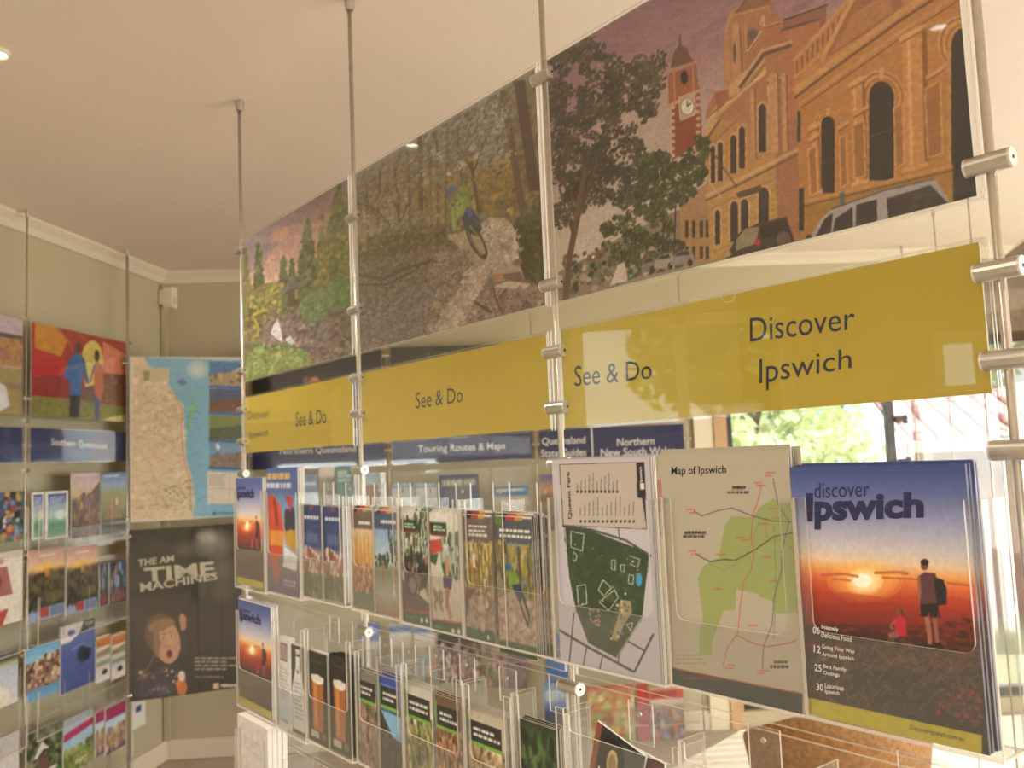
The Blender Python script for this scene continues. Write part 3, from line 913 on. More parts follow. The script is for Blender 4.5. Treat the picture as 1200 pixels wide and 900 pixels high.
for x0, y0, x1, y1, w, c in ((492, 158, 495, 302, 5.5, (82, 66, 50)), (552, 190, 561, 250, 4, (76, 62, 50)), (589, 107, 614, 258, 8, (94, 70, 54)), (608, 95, 626, 224, 13, (76, 56, 46)), (430, 215, 432, 300, 2.5, (90, 76, 58)), (446, 200, 442, 290, 2.5, (84, 70, 54)), (462, 188, 470, 280, 2.5, (90, 74, 58)), (512, 160, 514, 270, 3, (98, 82, 60)), (524, 150, 522, 270, 2.5, (104, 86, 62)), (478, 180, 482, 290, 3, (92, 78, 58)), (536, 150, 542, 230, 2.5, (92, 78, 62)), (504, 170, 506, 280, 2.5, (110, 92, 66)), (632, 90, 634, 260, 5, (86, 80, 44))):
    A.l([(x0, y0), (x1, y1)], w, c, 0.9)
for q in ([(470, 285), (468, 250), (452, 215)], [(470, 260), (486, 220)], [(468, 275), (440, 245), (420, 238)], [(555, 205), (540, 175), (528, 165)], [(556, 200), (570, 160)], [(470, 240), (462, 205)], [(445, 260), (425, 225)]):
    A.l(q, 2, (72, 60, 48), 0.9)
A.p(z5((45, 560), (160, 520), (300, 500), (330, 520), (300, 560), (380, 610), (250, 785), (30, 840)), (116, 98, 82))
A.s(z5((40, 560), (160, 520), (300, 505), (370, 610), (250, 785), (30, 845)), 2400, 1.7, [(96, 80, 68), (132, 114, 100), (110, 90, 72), (78, 66, 54), (150, 132, 120), (124, 112, 116)], 0.7)
A.s(z5((40, 690), (300, 640), (250, 785), (30, 845)), 800, 1.6, [(126, 114, 124), (146, 132, 140), (104, 92, 100)], 0.7)
A.l(z5((45, 612), (120, 625), (180, 595), (262, 572)), 4, (84, 68, 54)); A.l(z5((45, 640), (130, 640), (210, 600)), 2, (72, 58, 48))
A.s(z5((50, 520), (160, 470), (300, 470), (300, 520), (60, 580)), 700, 1.8, [(94, 84, 46), (78, 70, 40), (120, 104, 58)], 0.75)
A.p(z5((500, 480), (575, 400), (586, 700), (545, 640), (510, 560)), (84, 80, 46)); A.s(z5((490, 470), (575, 390), (586, 700), (520, 610)), 260, 3, [(74, 74, 40), (98, 92, 50), (62, 58, 36), (116, 106, 64)], 0.8, 2)
A.p(z5((300, 500), (360, 488), (430, 450), (470, 452), (492, 480), (470, 530), (430, 590), (400, 640), (340, 740), (318, 775), (250, 785), (330, 660), (392, 590), (330, 530)), (178, 152, 132))
A.p(z5((395, 470), (440, 452), (492, 480), (505, 560), (450, 610), (420, 590), (460, 520)), (184, 164, 148))
A.s(z5((300, 500), (470, 455), (500, 500), (440, 600), (320, 770), (250, 785), (390, 590)), 900, 1.4, [(196, 174, 156), (160, 134, 114), (174, 146, 128), (206, 188, 172)], 0.6)
A.p(z5((428, 606), (455, 588), (510, 590), (528, 628), (430, 634)), (172, 138, 116)); A.p(z5((430, 620), (520, 612), (528, 632), (430, 636)), (120, 94, 80))
A.p(z5((335, 755), (370, 690), (430, 640), (540, 630), (580, 655), (585, 692), (450, 738)), (146, 120, 110))
A.s(z5((345, 750), (430, 645), (540, 635), (580, 690), (450, 735)), 500, 2.0, [(170, 146, 136), (120, 94, 86), (186, 166, 158), (98, 76, 70), (140, 100, 92)], 0.7)
A.l(z5((430, 640), (445, 700), (470, 735)), 2, (70, 54, 48)); A.l(z5((380, 690), (430, 720)), 3, (76, 50, 46)); A.l(z5((540, 630), (548, 700)), 3, (96, 78, 60))
def zr(*pts):
    return Z(pts, 500, 200, 4.5)
A.fol(zr((240, 290), (370, 240), (470, 300), (500, 480), (420, 520), (340, 400)), 60, 20, 5, 1.2, [(196, 176, 164), (178, 154, 142), (160, 136, 126), (208, 192, 182)], 0.7)
A.fol(zr((60, 430), (220, 400), (280, 480), (150, 640), (20, 760), (0, 560)), 70, 20, 6, 1.2, [(150, 126, 112), (132, 108, 94), (170, 148, 134)], 0.6)
A.fol(zr((480, 300), (600, 220), (610, 600), (520, 560)), 60, 22, 6, 1.4, [(74, 70, 44), (92, 84, 52), (60, 56, 40)], 0.75)
A.p(zr((345, 540), (400, 505), (490, 500), (520, 585), (400, 580), (350, 585)), (178, 150, 136)); A.p(zr((340, 545), (405, 540), (400, 582), (350, 586)), (182, 120, 80)); A.p(zr((400, 545), (490, 530), (522, 588), (410, 578)), (120, 98, 88))
A.p(zr((350, 610), (430, 580), (540, 595), (600, 640), (560, 720), (420, 768), (400, 700)), (150, 122, 112)); A.p(zr((350, 610), (430, 580), (540, 598), (520, 622), (420, 620)), (198, 176, 162)); A.fol(zr((380, 630), (560, 610), (560, 720), (420, 760)), 24, 16, 5, 1.4, [(110, 86, 80), (160, 130, 120), (130, 84, 76), (90, 70, 66)], 0.7); A.fol(zr((190, 790), (280, 640), (380, 700), (400, 770), (200, 815)), 22, 16, 5, 1.4, [(140, 104, 100), (120, 80, 82), (170, 146, 138)], 0.7)
A.l(zr((420, 620), (370, 680), (400, 760)), 1.4, (76, 58, 52)); A.l(zr((555, 640), (560, 715)), 1.6, (150, 132, 100))
A.fol(zr((0, 850), (150, 660), (230, 500), (330, 480), (300, 600), (200, 760), (150, 830)), 70, 20, 6, 1.3, [(186, 162, 146), (172, 146, 130), (196, 176, 162)], 0.75)
A.fol([(470, 180), (545, 135), (590, 108), (598, 175), (560, 190), (500, 215)], 46, 10, 5, 1.4, [(170, 168, 178), (184, 182, 190), (156, 156, 168)], 0.6)
A.fol([(418, 250), (450, 225), (480, 215), (480, 260), (425, 285)], 26, 10, 5, 1.4, [(176, 166, 162), (160, 150, 146)], 0.5)
A.e(*zr((262, 370))[0], 8.2, 24, (66, 56, 50), 1, -0.46, 28); A.e(*zr((268, 372))[0], 4.6, 17.5, (176, 152, 134), 1, -0.46, 28); A.l(zr((206, 290), (236, 372), (288, 452)), 1.5, (132, 120, 108))
A.p(zr((184, 250), (215, 190), (240, 200), (270, 250), (292, 300), (270, 350), (230, 330), (200, 305)), (46, 58, 84)); A.p(zr((205, 200), (232, 195), (248, 230), (225, 250)), (62, 88, 160)); A.l(zr((225, 290), (275, 350)), 1.8, (140, 150, 56)); A.l(zr((245, 250), (288, 300)), 1.6, (96, 104, 60))
A.p(zr((132, 170), (165, 90), (205, 70), (222, 110), (214, 180), (190, 230), (160, 250), (155, 315), (138, 318)), (128, 160, 62)); A.p(zr((150, 170), (195, 150), (190, 215), (160, 235)), (150, 180, 80)); A.l(zr((160, 100), (185, 130), (212, 120)), 1.2, (60, 70, 50)); A.l(zr((135, 180), (142, 315)), 2, (156, 184, 84)); A.l(zr((210, 120), (235, 200)), 2.4, (110, 140, 60))
A.e(*zr((132, 103))[0], 4.6, 7, (52, 112, 168), 1, 0.3); A.e(*zr((140, 128))[0], 2.6, 3.4, (150, 104, 84)); A.l(zr((126, 84), (142, 80)), 1.2, (90, 150, 196))
A.fol([(415, 215), (560, 130), (560, 230), (420, 290)], 120, 14, 8, 1.3, [(116, 104, 66), (140, 124, 78), (160, 152, 140), (98, 86, 60)], 0.6); A.fol([(555, 150), (600, 110), (605, 180), (560, 200)], 40, 14, 6, 1.3, [(140, 116, 60), (160, 166, 180), (120, 100, 58)], 0.6); A.n(0.03, 90); A.n(0.05, 200); A.tone(0.88, 18)
bike = panel('photo_panel', MD, 0, *P2, A, 'photo print of a mountain biker jumping on a bush trail', 'photo', GP)

# garden
P1 = (0.014, 0.672, PB, PT)
A = Art(150, 210, pmapper(MD, 0.001, *P1), 6)
def z6(*pts):
    return Z(pts, 280, 270, 4.497)
A.g([(0, (136, 112, 128)), (0.2, (190, 138, 128)), (0.45, (206, 164, 146)), (1, (120, 110, 90))])
A.p(z6((0, 60), (200, -60), (140, 180), (0, 260)), (128, 112, 128), 0.6); A.e(328, 275, 14, 6, (214, 130, 104), 0.6, -0.6); A.e(316, 290, 12, 5, (120, 100, 116), 0.5, -0.6)
A.p(z6((10, 300), (120, 280), (230, 270), (330, 260), (590, 240), (590, 700), (10, 820)), (112, 106, 70))
def conif(x, y0, y1, w, cols, n=120, seed=0):
    A.s(z6((x, y0), (x + w * 0.5, y0 + (y1 - y0) * 0.4), (x + w, y1), (x - w, y1), (x - w * 0.5, y0 + (y1 - y0) * 0.4)), n, 2.2, cols, 0.9, 1.4)
G1 = [(72, 84, 52), (90, 98, 56), (58, 68, 44), (108, 110, 62)]
G2 = [(126, 118, 56), (150, 136, 62), (106, 106, 54), (92, 96, 52)]
conif(35, 100, 420, 34, G2, 160); conif(105, 50, 400, 36, G1, 240); conif(235, 118, 300, 20, G1, 110); conif(280, 140, 300, 18, G1, 70)
conif(360, -70, 300, 62, G1, 420); conif(520, -260, 300, 100, G1 + G2, 900); conif(440, -90, 280, 40, G2, 200); conif(575, -240, 260, 40, G2, 240)
A.s(z6((60, 300), (230, 280), (230, 430), (60, 440)), 260, 2.2, G2 + [(174, 158, 66)], 0.85)
A.s(z6((230, 330), (380, 300), (330, 440), (230, 440)), 120, 2.4, G1, 0.8)
A.p(z6((220, 318), (262, 280), (268, 240), (285, 236), (296, 270), (352, 282), (340, 296), (235, 326)), (104, 90, 98)); A.p(z6((256, 310), (310, 298), (312, 400), (258, 402)), (74, 56, 46)); A.r4(*z6((296, 310))[0], *z6((310, 360))[0], (150, 120, 60))
A.p(z6((120, 460), (330, 420), (440, 430), (590, 420), (590, 700), (380, 740), (150, 620)), (122, 100, 94))
A.s(z6((120, 460), (330, 420), (590, 430), (590, 690), (380, 730), (150, 620)), 380, 2.6, [(140, 116, 108), (98, 78, 70), (120, 92, 84), (76, 62, 56), (156, 136, 128), (90, 92, 62)], 0.8)
A.s(z6((20, 420), (150, 410), (120, 560), (30, 600)), 150, 2.4, [(96, 84, 46), (120, 100, 52), (70, 62, 44), (172, 148, 44)], 0.85)
A.l(z6((75, 450), (110, 425), (155, 420)), 3, (186, 164, 52)); A.l(z6((75, 450), (100, 500), (105, 560)), 2.6, (170, 150, 60))
A.p(z6((168, 540), (182, 500), (205, 465), (222, 520), (232, 590), (205, 575)), (222, 212, 212)); A.p(z6((245, 570), (270, 555), (300, 595), (260, 600)), (214, 204, 202))
A.s(z6((320, 430), (330, 370), (400, 330), (470, 300), (480, 400), (440, 470), (370, 500)), 240, 2.4, [(98, 124, 76), (118, 140, 90), (84, 108, 66)], 0.9)
A.e(396, 343, 13.5, 22, (90, 118, 66)); A.s([(384, 330), (396, 322), (408, 330), (408, 356), (396, 364), (384, 356)], 90, 2, [(100, 128, 72), (80, 104, 58), (112, 138, 82)], 0.7)
A.s(z6((30, 760), (60, 640), (140, 595), (260, 600), (350, 640), (395, 700), (360, 740), (200, 800), (40, 815)), 520, 2.6, [(118, 146, 74), (134, 162, 88), (100, 128, 62), (150, 172, 104), (140, 146, 72)], 0.85)
A.n(0.05, 50); A.n(0.09, 110); A.tone(0.92, 14)
garden = panel('photo_panel', MD, 0, *P1, A, 'photo print of a leafy garden with pagoda and pink sky', 'photo', GP)

# yellow header signs
YEL = (194, 168, 60)
def header(fr, off, s0, s1, t0, t1, rgb, label, group, cat='sign', noise=0.0, extra=None):
    a = Art(40, 16, None, 2)
    a.g([(0, rgb), (1, rgb)])
    if extra:
        extra(a)
    a.n(0.012, 9)
    return panel('header_sign', fr, off, s0, s1, t0, t1, a, label, cat, group, pm=GLOSSY)
def px_text(th, body, corners, m, bold=0.0, y=-0.0014, shear=0.0):
    """corners in picture pixels: lower-left, lower-right, upper-right, upper-left."""
    lettering(th.o, body, [th.loc(*c) for c in corners], y, m, bold, shear)
GY = 'yellow header signs of the front display'
y1 = header(MD, 0, 0.014, 0.668, YB, YT, YEL, 'farthest yellow header sign, reading See & Do under the garden photo', GY)
y2 = header(MD, 0, 0.712, 1.358, YB, YT, YEL, 'middle yellow header sign with centred See & Do lettering', GY)
y3 = header(MD, 0, 1.396, 2.058, YB, YT, (200, 176, 70), 'nearest yellow header sign, with two large lines of lettering at its right', GY)
ov0 = MD.at(868, 440, 0.002)[0] - y3.s
mb = MB(); mb.box(ov0, y3.w / 2, -0.00185, -0.00125, 0.0, y3.h); mb.build('overlay_sheet', mat('yellow_sheet', (196, 170, 56), 0.3, noise=0.02, scale=8), y3.o)['label'] = 'deeper yellow sheet slid over the right part of the sign'
mb = MB()
for k in range(10):
    a0, a1 = math.pi * k / 10, math.pi * (k + 1) / 10
    cx_, cz_ = ov0 - 0.012, y3.h + 0.001
    mb.add([(cx_ - 0.012 * math.cos(a), -0.0019, cz_ - 0.012 * math.sin(a) * 0.9) for a in (a0, a1)] + [(cx_ - 0.0112 * math.cos(a), -0.0019, cz_ - 0.0112 * math.sin(a) * 0.9) for a in (a1, a0)], [(0, 1, 2, 3)])
mb.build('finger_notch', WHITE, y3.o)
px_text(y1, 'See & Do', [(347, 500), (383, 496), (383, 479), (347, 483)], INK)
px_text(y1, 'Discover', [(291, 492), (316, 489), (316, 479), (291, 482)], INK)
px_text(y1, 'Ipswich', [(293, 516), (315, 513), (315, 503), (293, 506)], INK)
px_text(y2, 'See & Do', [(488, 479), (543, 471), (543, 453), (488, 460)], INK)
px_text(y3, 'See & Do', [(674, 453), (764.5, 444), (764.5, 421), (674, 429)], INK)
px_text(y3, 'Discover', [(880, 401), (1003, 386), (1003, 358), (880, 373)], INK, 0.0, -0.0021)
px_text(y3, 'Ipswich', [(891, 459), (999, 439), (999, 408), (891, 421)], INK, 0.0, -0.0021)

# ------------------------------------------------------------------ posters across the corner
def px_panel_rect(fr, off, xl, xr, yt, yb):
    xm, ym = (xl + xr) / 2, (yt + yb) / 2
    return fr.at(xl, ym, off)[0], fr.at(xr, ym, off)[0], fr.at(xm, yb, off)[1], fr.at(xm, yt, off)[1]
MP = px_panel_rect(PW, 0, 152, 284, 418.5, 608.5)
A = Art(150, 210, pmapper(PW, 0.001, *MP), 8)
def z8(*pts):
    return Z(pts, 145, 400, 4)
A.g([(0, (222, 212, 202)), (1, (216, 206, 194))])
A.p(z8((50, 75), (550, 90), (540, 820), (36, 825)), (126, 180, 208))
A.glow(*z8((345, 135))[0], 14, 12, (226, 224, 206), 1.0)
land = z8((48, 72), (95, 76), (110, 110), (205, 190), (235, 250), (280, 300), (285, 420), (290, 540), (320, 640), (330, 740), (325, 828), (34, 828))
A.p(land, (226, 200, 172))
A.s(land, 240, 3.2, [(236, 214, 190), (216, 180, 150), (226, 206, 176), (206, 196, 160), (232, 196, 176)], 0.5)
rr = random.Random(5)
for k in range(46):
    x, y = rr.uniform(40, 290), rr.uniform(90, 820)
    q = [(x, y)]
    for j in range(4):
        x += rr.uniform(-35, 40); y += rr.uniform(-30, 34)
        q.append((max(36, min(x, 292)), max(90, min(y, 822))))
    A.l(z8(*q), 0.45, rr.choice([(190, 100, 76), (200, 130, 90), (150, 130, 110), (172, 80, 70)]), 0.55)
for k in range(6):
    y = 230 + k * 110
    A.l(z8((60, y), (150, y - 20), (230, y + 20), (290, y - 10)), 0.6, (196, 112, 80), 0.6)
A.l(z8((235, 250), (275, 320), (270, 420), (282, 540), (310, 650), (318, 800)), 0.8, (190, 90, 70), 0.8)
A.s(land, 420, 0.5, [(120, 100, 92), (160, 110, 96), (110, 140, 120)], 0.7)
A.s(z8((190, 690), (320, 640), (325, 800), (200, 780)), 70, 1.4, [(110, 170, 130), (140, 150, 110), (180, 110, 100)], 0.7)
A.p(z8((78, 125), (215, 128), (215, 190), (78, 190)), (206, 190, 152)); A.p(z8((92, 140), (125, 140), (120, 185), (95, 185)), (150, 140, 90))
A.s(z8((300, 330), (345, 250), (340, 300), (300, 420)), 26, 1.6, [(110, 180, 90), (140, 190, 100)], 0.9); A.p(z8((245, 190), (275, 175), (300, 195), (275, 210)), (90, 110, 170), 0.8)
for k in range(16):
    x, y = rr.uniform(318, 345), rr.uniform(290, 800)
    A.l(z8((x, y), (x + rr.uniform(14, 30), y)), 0.5, (70, 100, 140), 0.7)
for y0, y1, sk, gd in ((95, 205, (70, 120, 176), (176, 150, 112)), (222, 330, (62, 80, 120), (120, 66, 50)), (348, 458, (120, 130, 60), (70, 84, 44)), (475, 585, (110, 150, 190), (130, 110, 96))):
    A.p(z8((398, y1), (550, y1 + 6), (550, y1 + 20), (398, y1 + 14)), (58, 92, 150))
    A.p(z8((400, y0), (550, y0 + 4), (550, y1 + 4), (400, y1)), sk); A.p(z8((400, y0 + 62), (550, y0 + 46), (550, y1 + 4), (400, y1)), gd)
    A.s(z8((402, y0 + 50), (550, y0 + 40), (550, y1), (402, y1)), 40, 1.6, [tuple(int(c * 0.75) for c in gd), tuple(min(255, int(c * 1.2)) for c in gd), (60, 60, 50)], 0.6)
A.p(z8((430, 490), (440, 475), (452, 500), (440, 510)), (240, 240, 240)); A.p(z8((468, 150), (472, 100), (478, 150)), (60, 80, 110))
A.p(z8((392, 610), (540, 615), (538, 760), (392, 760)), (222, 210, 196)); A.l(z8((392, 690), (540, 690)), 0.6, (170, 150, 140)); A.l(z8((495, 615), (495, 760)), 0.5, (190, 170, 160)); A.t(*z8((400, 625))[0], *z8((480, 680))[0], 5, (150, 130, 120), 0.6)
A.p(z8((412, 806), (428, 795), (432, 812)), (30, 60, 80)); A.t(*z8((434, 800))[0], *z8((520, 814))[0], 1, (60, 80, 110))
A.n(0.02, 60)
panel('map_poster', PW, 0, *MP, A, 'large road map poster with blue sea and a column of photos', 'poster', None, border=0.004)
TP = px_panel_rect(PW, 0, 151.5, 284, 617, 814)
A = Art(150, 220, pmapper(PW, 0.001, *TP), 9)
def z9(*pts):
    return Z(pts, 145, 610, 4.09)
A.g([(0, (40, 36, 34)), (0.3, (66, 60, 54)), (0.5, (44, 38, 34)), (1, (36, 30, 28))])
for x, y, rx, ry, c in ((430, 110, 110, 80, (170, 160, 146)), (470, 230, 80, 90, (120, 112, 100)), (400, 80, 60, 40, (190, 180, 166)), (300, 140, 90, 50, (110, 104, 94)), (480, 330, 70, 80, (92, 84, 76)), (180, 130, 80, 40, (70, 64, 58))):
    A.glow(*z9((x, y))[0], rx / 4.09, ry / 4.09, c, 0.7)
A.p(z9((60, 450), (300, 455), (310, 640), (60, 640)), (60, 46, 38), 0.5)
A.e(*z9((182, 545))[0], 20, 24, (104, 76, 50), 0.9, -0.2); A.e(*z9((208, 582))[0], 15.5, 25, (188, 138, 110), 1, -0.12); A.e(*z9((180, 500))[0], 16, 7, (138, 104, 66), 1, -0.3); A.e(*z9((160, 590))[0], 4, 16, (132, 92, 68), 0.9)
for ex, ey in ((226, 552), (190, 560)):
    A.e(*z9((ex, ey))[0], 2.6, 1.3, (226, 208, 196)); A.e(*z9((ex + 1, ey))[0], 1.3, 1.2, (48, 34, 32)); A.l(z9((ex - 14, ey - 15), (ex + 14, ey - 20)), 0.8, (104, 72, 52))
A.l(z9((210, 556), (214, 600)), 1.1, (206, 156, 128)); A.l(z9((203, 604), (224, 602)), 1.0, (140, 94, 76)); A.e(*z9((220, 638))[0], 4.2, 5.2, (158, 92, 80)); A.e(*z9((220, 638))[0], 2.8, 4, (66, 28, 28))
A.p(z9((276, 530), (266, 470), (274, 446), (290, 452), (300, 470), (296, 520)), (176, 126, 98)); A.p(z9((274, 530), (298, 520), (312, 640), (290, 660)), (48, 44, 56))
A.p(z9((90, 700), (140, 730), (180, 690), (260, 680), (310, 740), (300, 830), (70, 850)), (50, 46, 58))
A.s(z9((80, 720), (180, 700), (300, 720), (300, 830), (80, 850)), 60, 2.2, [(150, 110, 84), (190, 150, 120), (90, 60, 44), (60, 70, 110), (120, 90, 60)], 0.9)
A.p(z9((250, 770), (290, 750), (305, 800), (290, 835), (262, 830)), (206, 112, 40)); A.e(*z9((278, 745))[0], 4, 6, (220, 200, 180))
A.l(z9((60, 770), (120, 700), (150, 640)), 1.2, (110, 96, 84))
A.t(*z9((340, 655))[0], *z9((545, 725))[0], 4, (196, 184, 170), 0.8, 0.42); A.t(*z9((340, 745))[0], *z9((540, 758))[0], 1, (160, 150, 138), 0.8)
A.p(z9((428, 780), (455, 776), (457, 806), (430, 808)), (206, 160, 130)); A.t(*z9((465, 782))[0], *z9((545, 800))[0], 1, (226, 214, 200), 0.9, 0.8)
A.n(0.04, 40)
tp = panel('exhibition_poster', PW, 0, *TP, A, 'dark poster of a shouting boy under TIME MACHINES lettering', 'poster', None, pm=GLOSSY, border=0.004)
def zq(p0, p1, p2, p3):
    return z9(p0, p1, p2, p3)
px_text(tp, 'THE AM', zq((68, 222), (240, 196), (240, 165), (68, 188)), SILVER, 0.02)
px_text(tp, 'TIME', zq((100, 296), (440, 262), (432, 196), (96, 228)), SILVER, 0.03)
px_text(tp, 'MACHINES', zq((80, 344), (450, 282), (446, 246), (78, 300)), SILVER, 0.02)
for s in (MP[0] - 0.012, MP[1] + 0.012):
    rod(PW, s, 0, [MP[3] - 0.03, MP[2] + 0.03, TP[3] - 0.03, TP[2] + 0.03], 'thin rod holding the %s edge of the corner posters' % ('left' if s < 0.2 else 'right'), 'rods of the corner posters', r=0.003, clamp_r=0.006, clamp_l=0.03)

# ------------------------------------------------------------------ displays along the walls: rods, photos, headers
LR = [LW.at(30, 520)[0], LW.at(150.5, 470)[0]]
for s, lab in zip(LR + [LR[0] - 0.682], ('thin rod left of the balloon photo on the left wall', 'thin rod right of the balloon photo on the left wall', 'thin rod at the outer end of the golden hills photo')):
    rod(LW, s, 0, [0.64, 0.32, 0.23, 0.13, 0.03, -0.33, -0.69, -1.05], lab, 'rods along the left wall', r=0.0035, clamp_r=0.008, clamp_l=0.03)
pL = (LR[0] + 0.03, LR[1] - 0.022, LW.at(92, 491)[1], LW.at(95, 390)[1])
A = Art(110, 100, pmapper(LW, 0.001, *pL), 10)
def zb_(*pts):
    return Z(pts, 0, 360, 5)
A.g([(0, (168, 40, 40)), (1, (150, 40, 40))])
A.p(zb_((205, 85), (320, 105), (395, 200), (360, 290), (205, 240)), (206, 138, 50)); A.p(zb_((200, 242), (350, 290), (405, 330), (405, 405), (195, 405)), (190, 30, 36)); A.p(zb_((195, 405), (405, 410), (412, 540), (190, 520)), (146, 32, 38))
A.p(zb_((330, 105), (740, 205), (740, 250), (600, 200), (480, 200), (470, 280), (395, 200)), (170, 50, 44)); A.l(zb_((330, 108), (400, 200), (430, 260)), 0.8, (230, 150, 120)); A.l(zb_((430, 120), (500, 200)), 0.8, (220, 130, 110))
A.p(zb_((600, 200), (740, 280), (740, 395), (605, 385)), (222, 126, 100)); A.p(zb_((640, 210), (740, 270), (740, 230)), (180, 60, 50))
A.e(*zb_((540, 325))[0], 13, 26, (222, 196, 100)); A.p(zb_((480, 330), (600, 330), (590, 440), (500, 470)), (226, 204, 110))
A.p(zb_((605, 385), (740, 395), (740, 590), (480, 545), (485, 470), (600, 450)), (122, 72, 54)); A.s(zb_((610, 390), (740, 400), (740, 580), (610, 560)), 50, 1.2, [(146, 90, 66), (96, 54, 44), (170, 120, 96)], 0.8)
A.p(zb_((185, 515), (410, 535), (740, 585), (740, 680), (185, 650)), (132, 130, 62)); A.s(zb_((190, 520), (740, 590), (740, 670), (190, 640)), 90, 1.6, [(150, 140, 72), (104, 116, 52), (120, 104, 60)], 0.7); A.p(zb_((590, 655), (735, 625), (735, 680)), (220, 200, 140))
A.p(zb_((376, 410), (400, 310), (440, 268), (485, 285), (520, 430), (505, 450), (480, 380), (478, 520), (408, 520), (412, 430)), (50, 98, 164)); A.e(*zb_((458, 236))[0], 3.4, 6, (74, 48, 42)); A.p(zb_((410, 515), (472, 515), (462, 645), (408, 645)), (36, 28, 32)); A.e(*zb_((512, 440))[0], 2, 2.4, (170, 110, 84)); A.l(zb_((488, 300), (514, 436)), 2.6, (40, 70, 120))
A.p(zb_((545, 340), (570, 320), (600, 345), (606, 470), (592, 545), (556, 540)), (196, 104, 74)); A.e(*zb_((567, 286))[0], 3, 7, (64, 40, 38)); A.p(zb_((545, 500), (582, 540), (580, 660), (556, 660)), (48, 80, 136)); A.l(zb_((550, 345), (528, 440)), 1.6, (60, 60, 80))
A.n(0.04, 40)
panel('photo_panel', LW, 0, *pL, A, 'photo of a couple before a red and yellow hot-air balloon', 'photo', 'photo panels along the left wall', border=0.004)
pL0 = (LR[0] - 0.66, LR[0] - 0.024, pL[2], pL[3])
A = Art(90, 80, pmapper(LW, 0.001, *pL0), 11)
A.g([(0, (196, 180, 190)), (0.3, (206, 190, 194)), (1, (176, 150, 110))])
A.p([(-160, 380), (0, 389), (40, 397), (40, 402), (0, 396), (-160, 390)], (96, 82, 88)); A.p([(-160, 390), (0, 395), (40, 401), (40, 432), (0, 428), (-160, 420)], (184, 136, 92)); A.s([(-160, 392), (0, 398), (38, 403), (36, 428), (0, 425), (-160, 418)], 160, 3, [(150, 104, 70), (206, 160, 112), (120, 86, 66)], 0.7)
A.p([(-160, 420), (0, 430), (38, 434), (36, 490), (-160, 490)], (164, 146, 92)); A.p([(0, 448), (36, 450), (36, 456), (0, 456)], (150, 124, 104)); A.p([(-30, 440), (0, 449), (6, 452), (11, 475), (0, 481), (-30, 490)], (230, 224, 228)); A.e(2, 416, 7, 6, (176, 110, 104))
A.n(0.04, 30)
panel('photo_panel', LW, 0, *pL0, A, 'photo of golden hills cut by the left edge of the picture', 'photo', 'photo panels along the left wall', border=0.004)
NAVY = (46, 54, 98)
hL = (LW.at(90, 541)[1], LW.at(90, 504)[1])
h1 = header(LW, 0, LR[0] + 0.026, LR[1] - 0.022, hL[0], hL[1], NAVY, 'navy header sign reading Southern Queensland on the left wall', 'navy header signs')
px_text(h1, 'Southern Queensland', [(60, 523), (125, 527.5), (125, 519), (60, 513.5)], WHITE, 0.01)
header(LW, 0, LR[0] - 0.66, LR[0] - 0.022, hL[0], hL[1], NAVY, 'plain end of a navy sign at the left edge of the picture', 'navy header signs')

FR = [FW.at(x, 520)[0] for x in (291, 455, 628, 806)]
for s, lab in zip(FR, ('thin far wall rod behind the garden photo', 'thin far wall rod left of the Touring Routes & Maps sign', 'thin far wall rod right of the Touring Routes & Maps sign', 'thin far wall rod beside the window architrave')):
    rod(FW, s, 0, [0.58, 0.26, 0.18, 0.07, -0.02, -0.38, -0.74, -1.1], lab, 'rods along the far wall', r=0.0035, clamp_r=0.008, clamp_l=0.03)
fb = FW.at(540, 541)[1]
fp = (fb + 0.20, FW.at(500, 406)[1])
def dark_people(A):
    A.g([(0, (26, 24, 26)), (1, (34, 28, 28))])
    for x, y, w, c in ((0.3, 0.52, 0.05, (130, 90, 74)), (0.48, 0.42, 0.045, (196, 110, 76)), (0.42, 0.38, 0.03, (120, 76, 60)), (0.85, 0.45, 0.03, (120, 80, 60)), (0.72, 0.4, 0.03, (70, 60, 60))):
        A.e(x, y, w, w * 1.9, c); A.p([(x - w * 2, 1), (x - w * 1.2, y + w * 2), (x + w * 1.2, y + w * 2), (x + w * 2, 1)], tuple(int(k * 0.8) for k in c))
    A.r4(0.78, 0.3, 0.8, 0.6, (60, 90, 190)); A.s([(0, 0), (1, 0), (1, 1), (0, 1)], 40, 0.02, [(70, 50, 40), (50, 44, 60), (40, 40, 44)], 0.6)
def olive_crowd(A):
    A.g([(0, (56, 56, 40)), (1, (46, 40, 36))]); A.s([(0, 0), (1, 0), (1, 1), (0, 1)], 260, 0.02, [(90, 92, 50), (60, 66, 40), (120, 110, 70), (40, 36, 32), (140, 120, 90)], 0.7)
def coast(A):
    A.g([(0, (130, 170, 210)), (0.45, (200, 214, 222)), (0.5, (70, 140, 170)), (1, (190, 170, 130))]); A.s([(0, 0.5), (1, 0.4), (1, 0.6), (0, 0.7)], 60, 0.03, [(70, 110, 70), (90, 130, 90)], 0.8)
GF = 'photo panels along the far wall'
for i, (fn, lab) in enumerate(((dark_people, 'dark photo of diners glimpsed below the garden photo'), (olive_crowd, 'olive photo glimpsed below the mountain biker photo'))):
    A = Art(80, 50, None, 12 + i); fn(A); A.n(0.05, 30)
    panel('photo_panel', FW, 0, FR[i] + 0.024, FR[i + 1] - 0.024, fp[0], fp[1], A, lab, 'photo', GF, border=0.004)
hs = []
for i, lab in enumerate(('navy sign reading Northern Queensland below the farthest yellow sign', 'navy sign reading Touring Routes & Maps on the far wall', 'navy sign on the far wall with two lettered halves')):
    hs.append(header(FW, 0, FR[i] + 0.02, FR[i + 1] - 0.02, fb, fb + 0.155, NAVY, lab, 'navy header signs'))
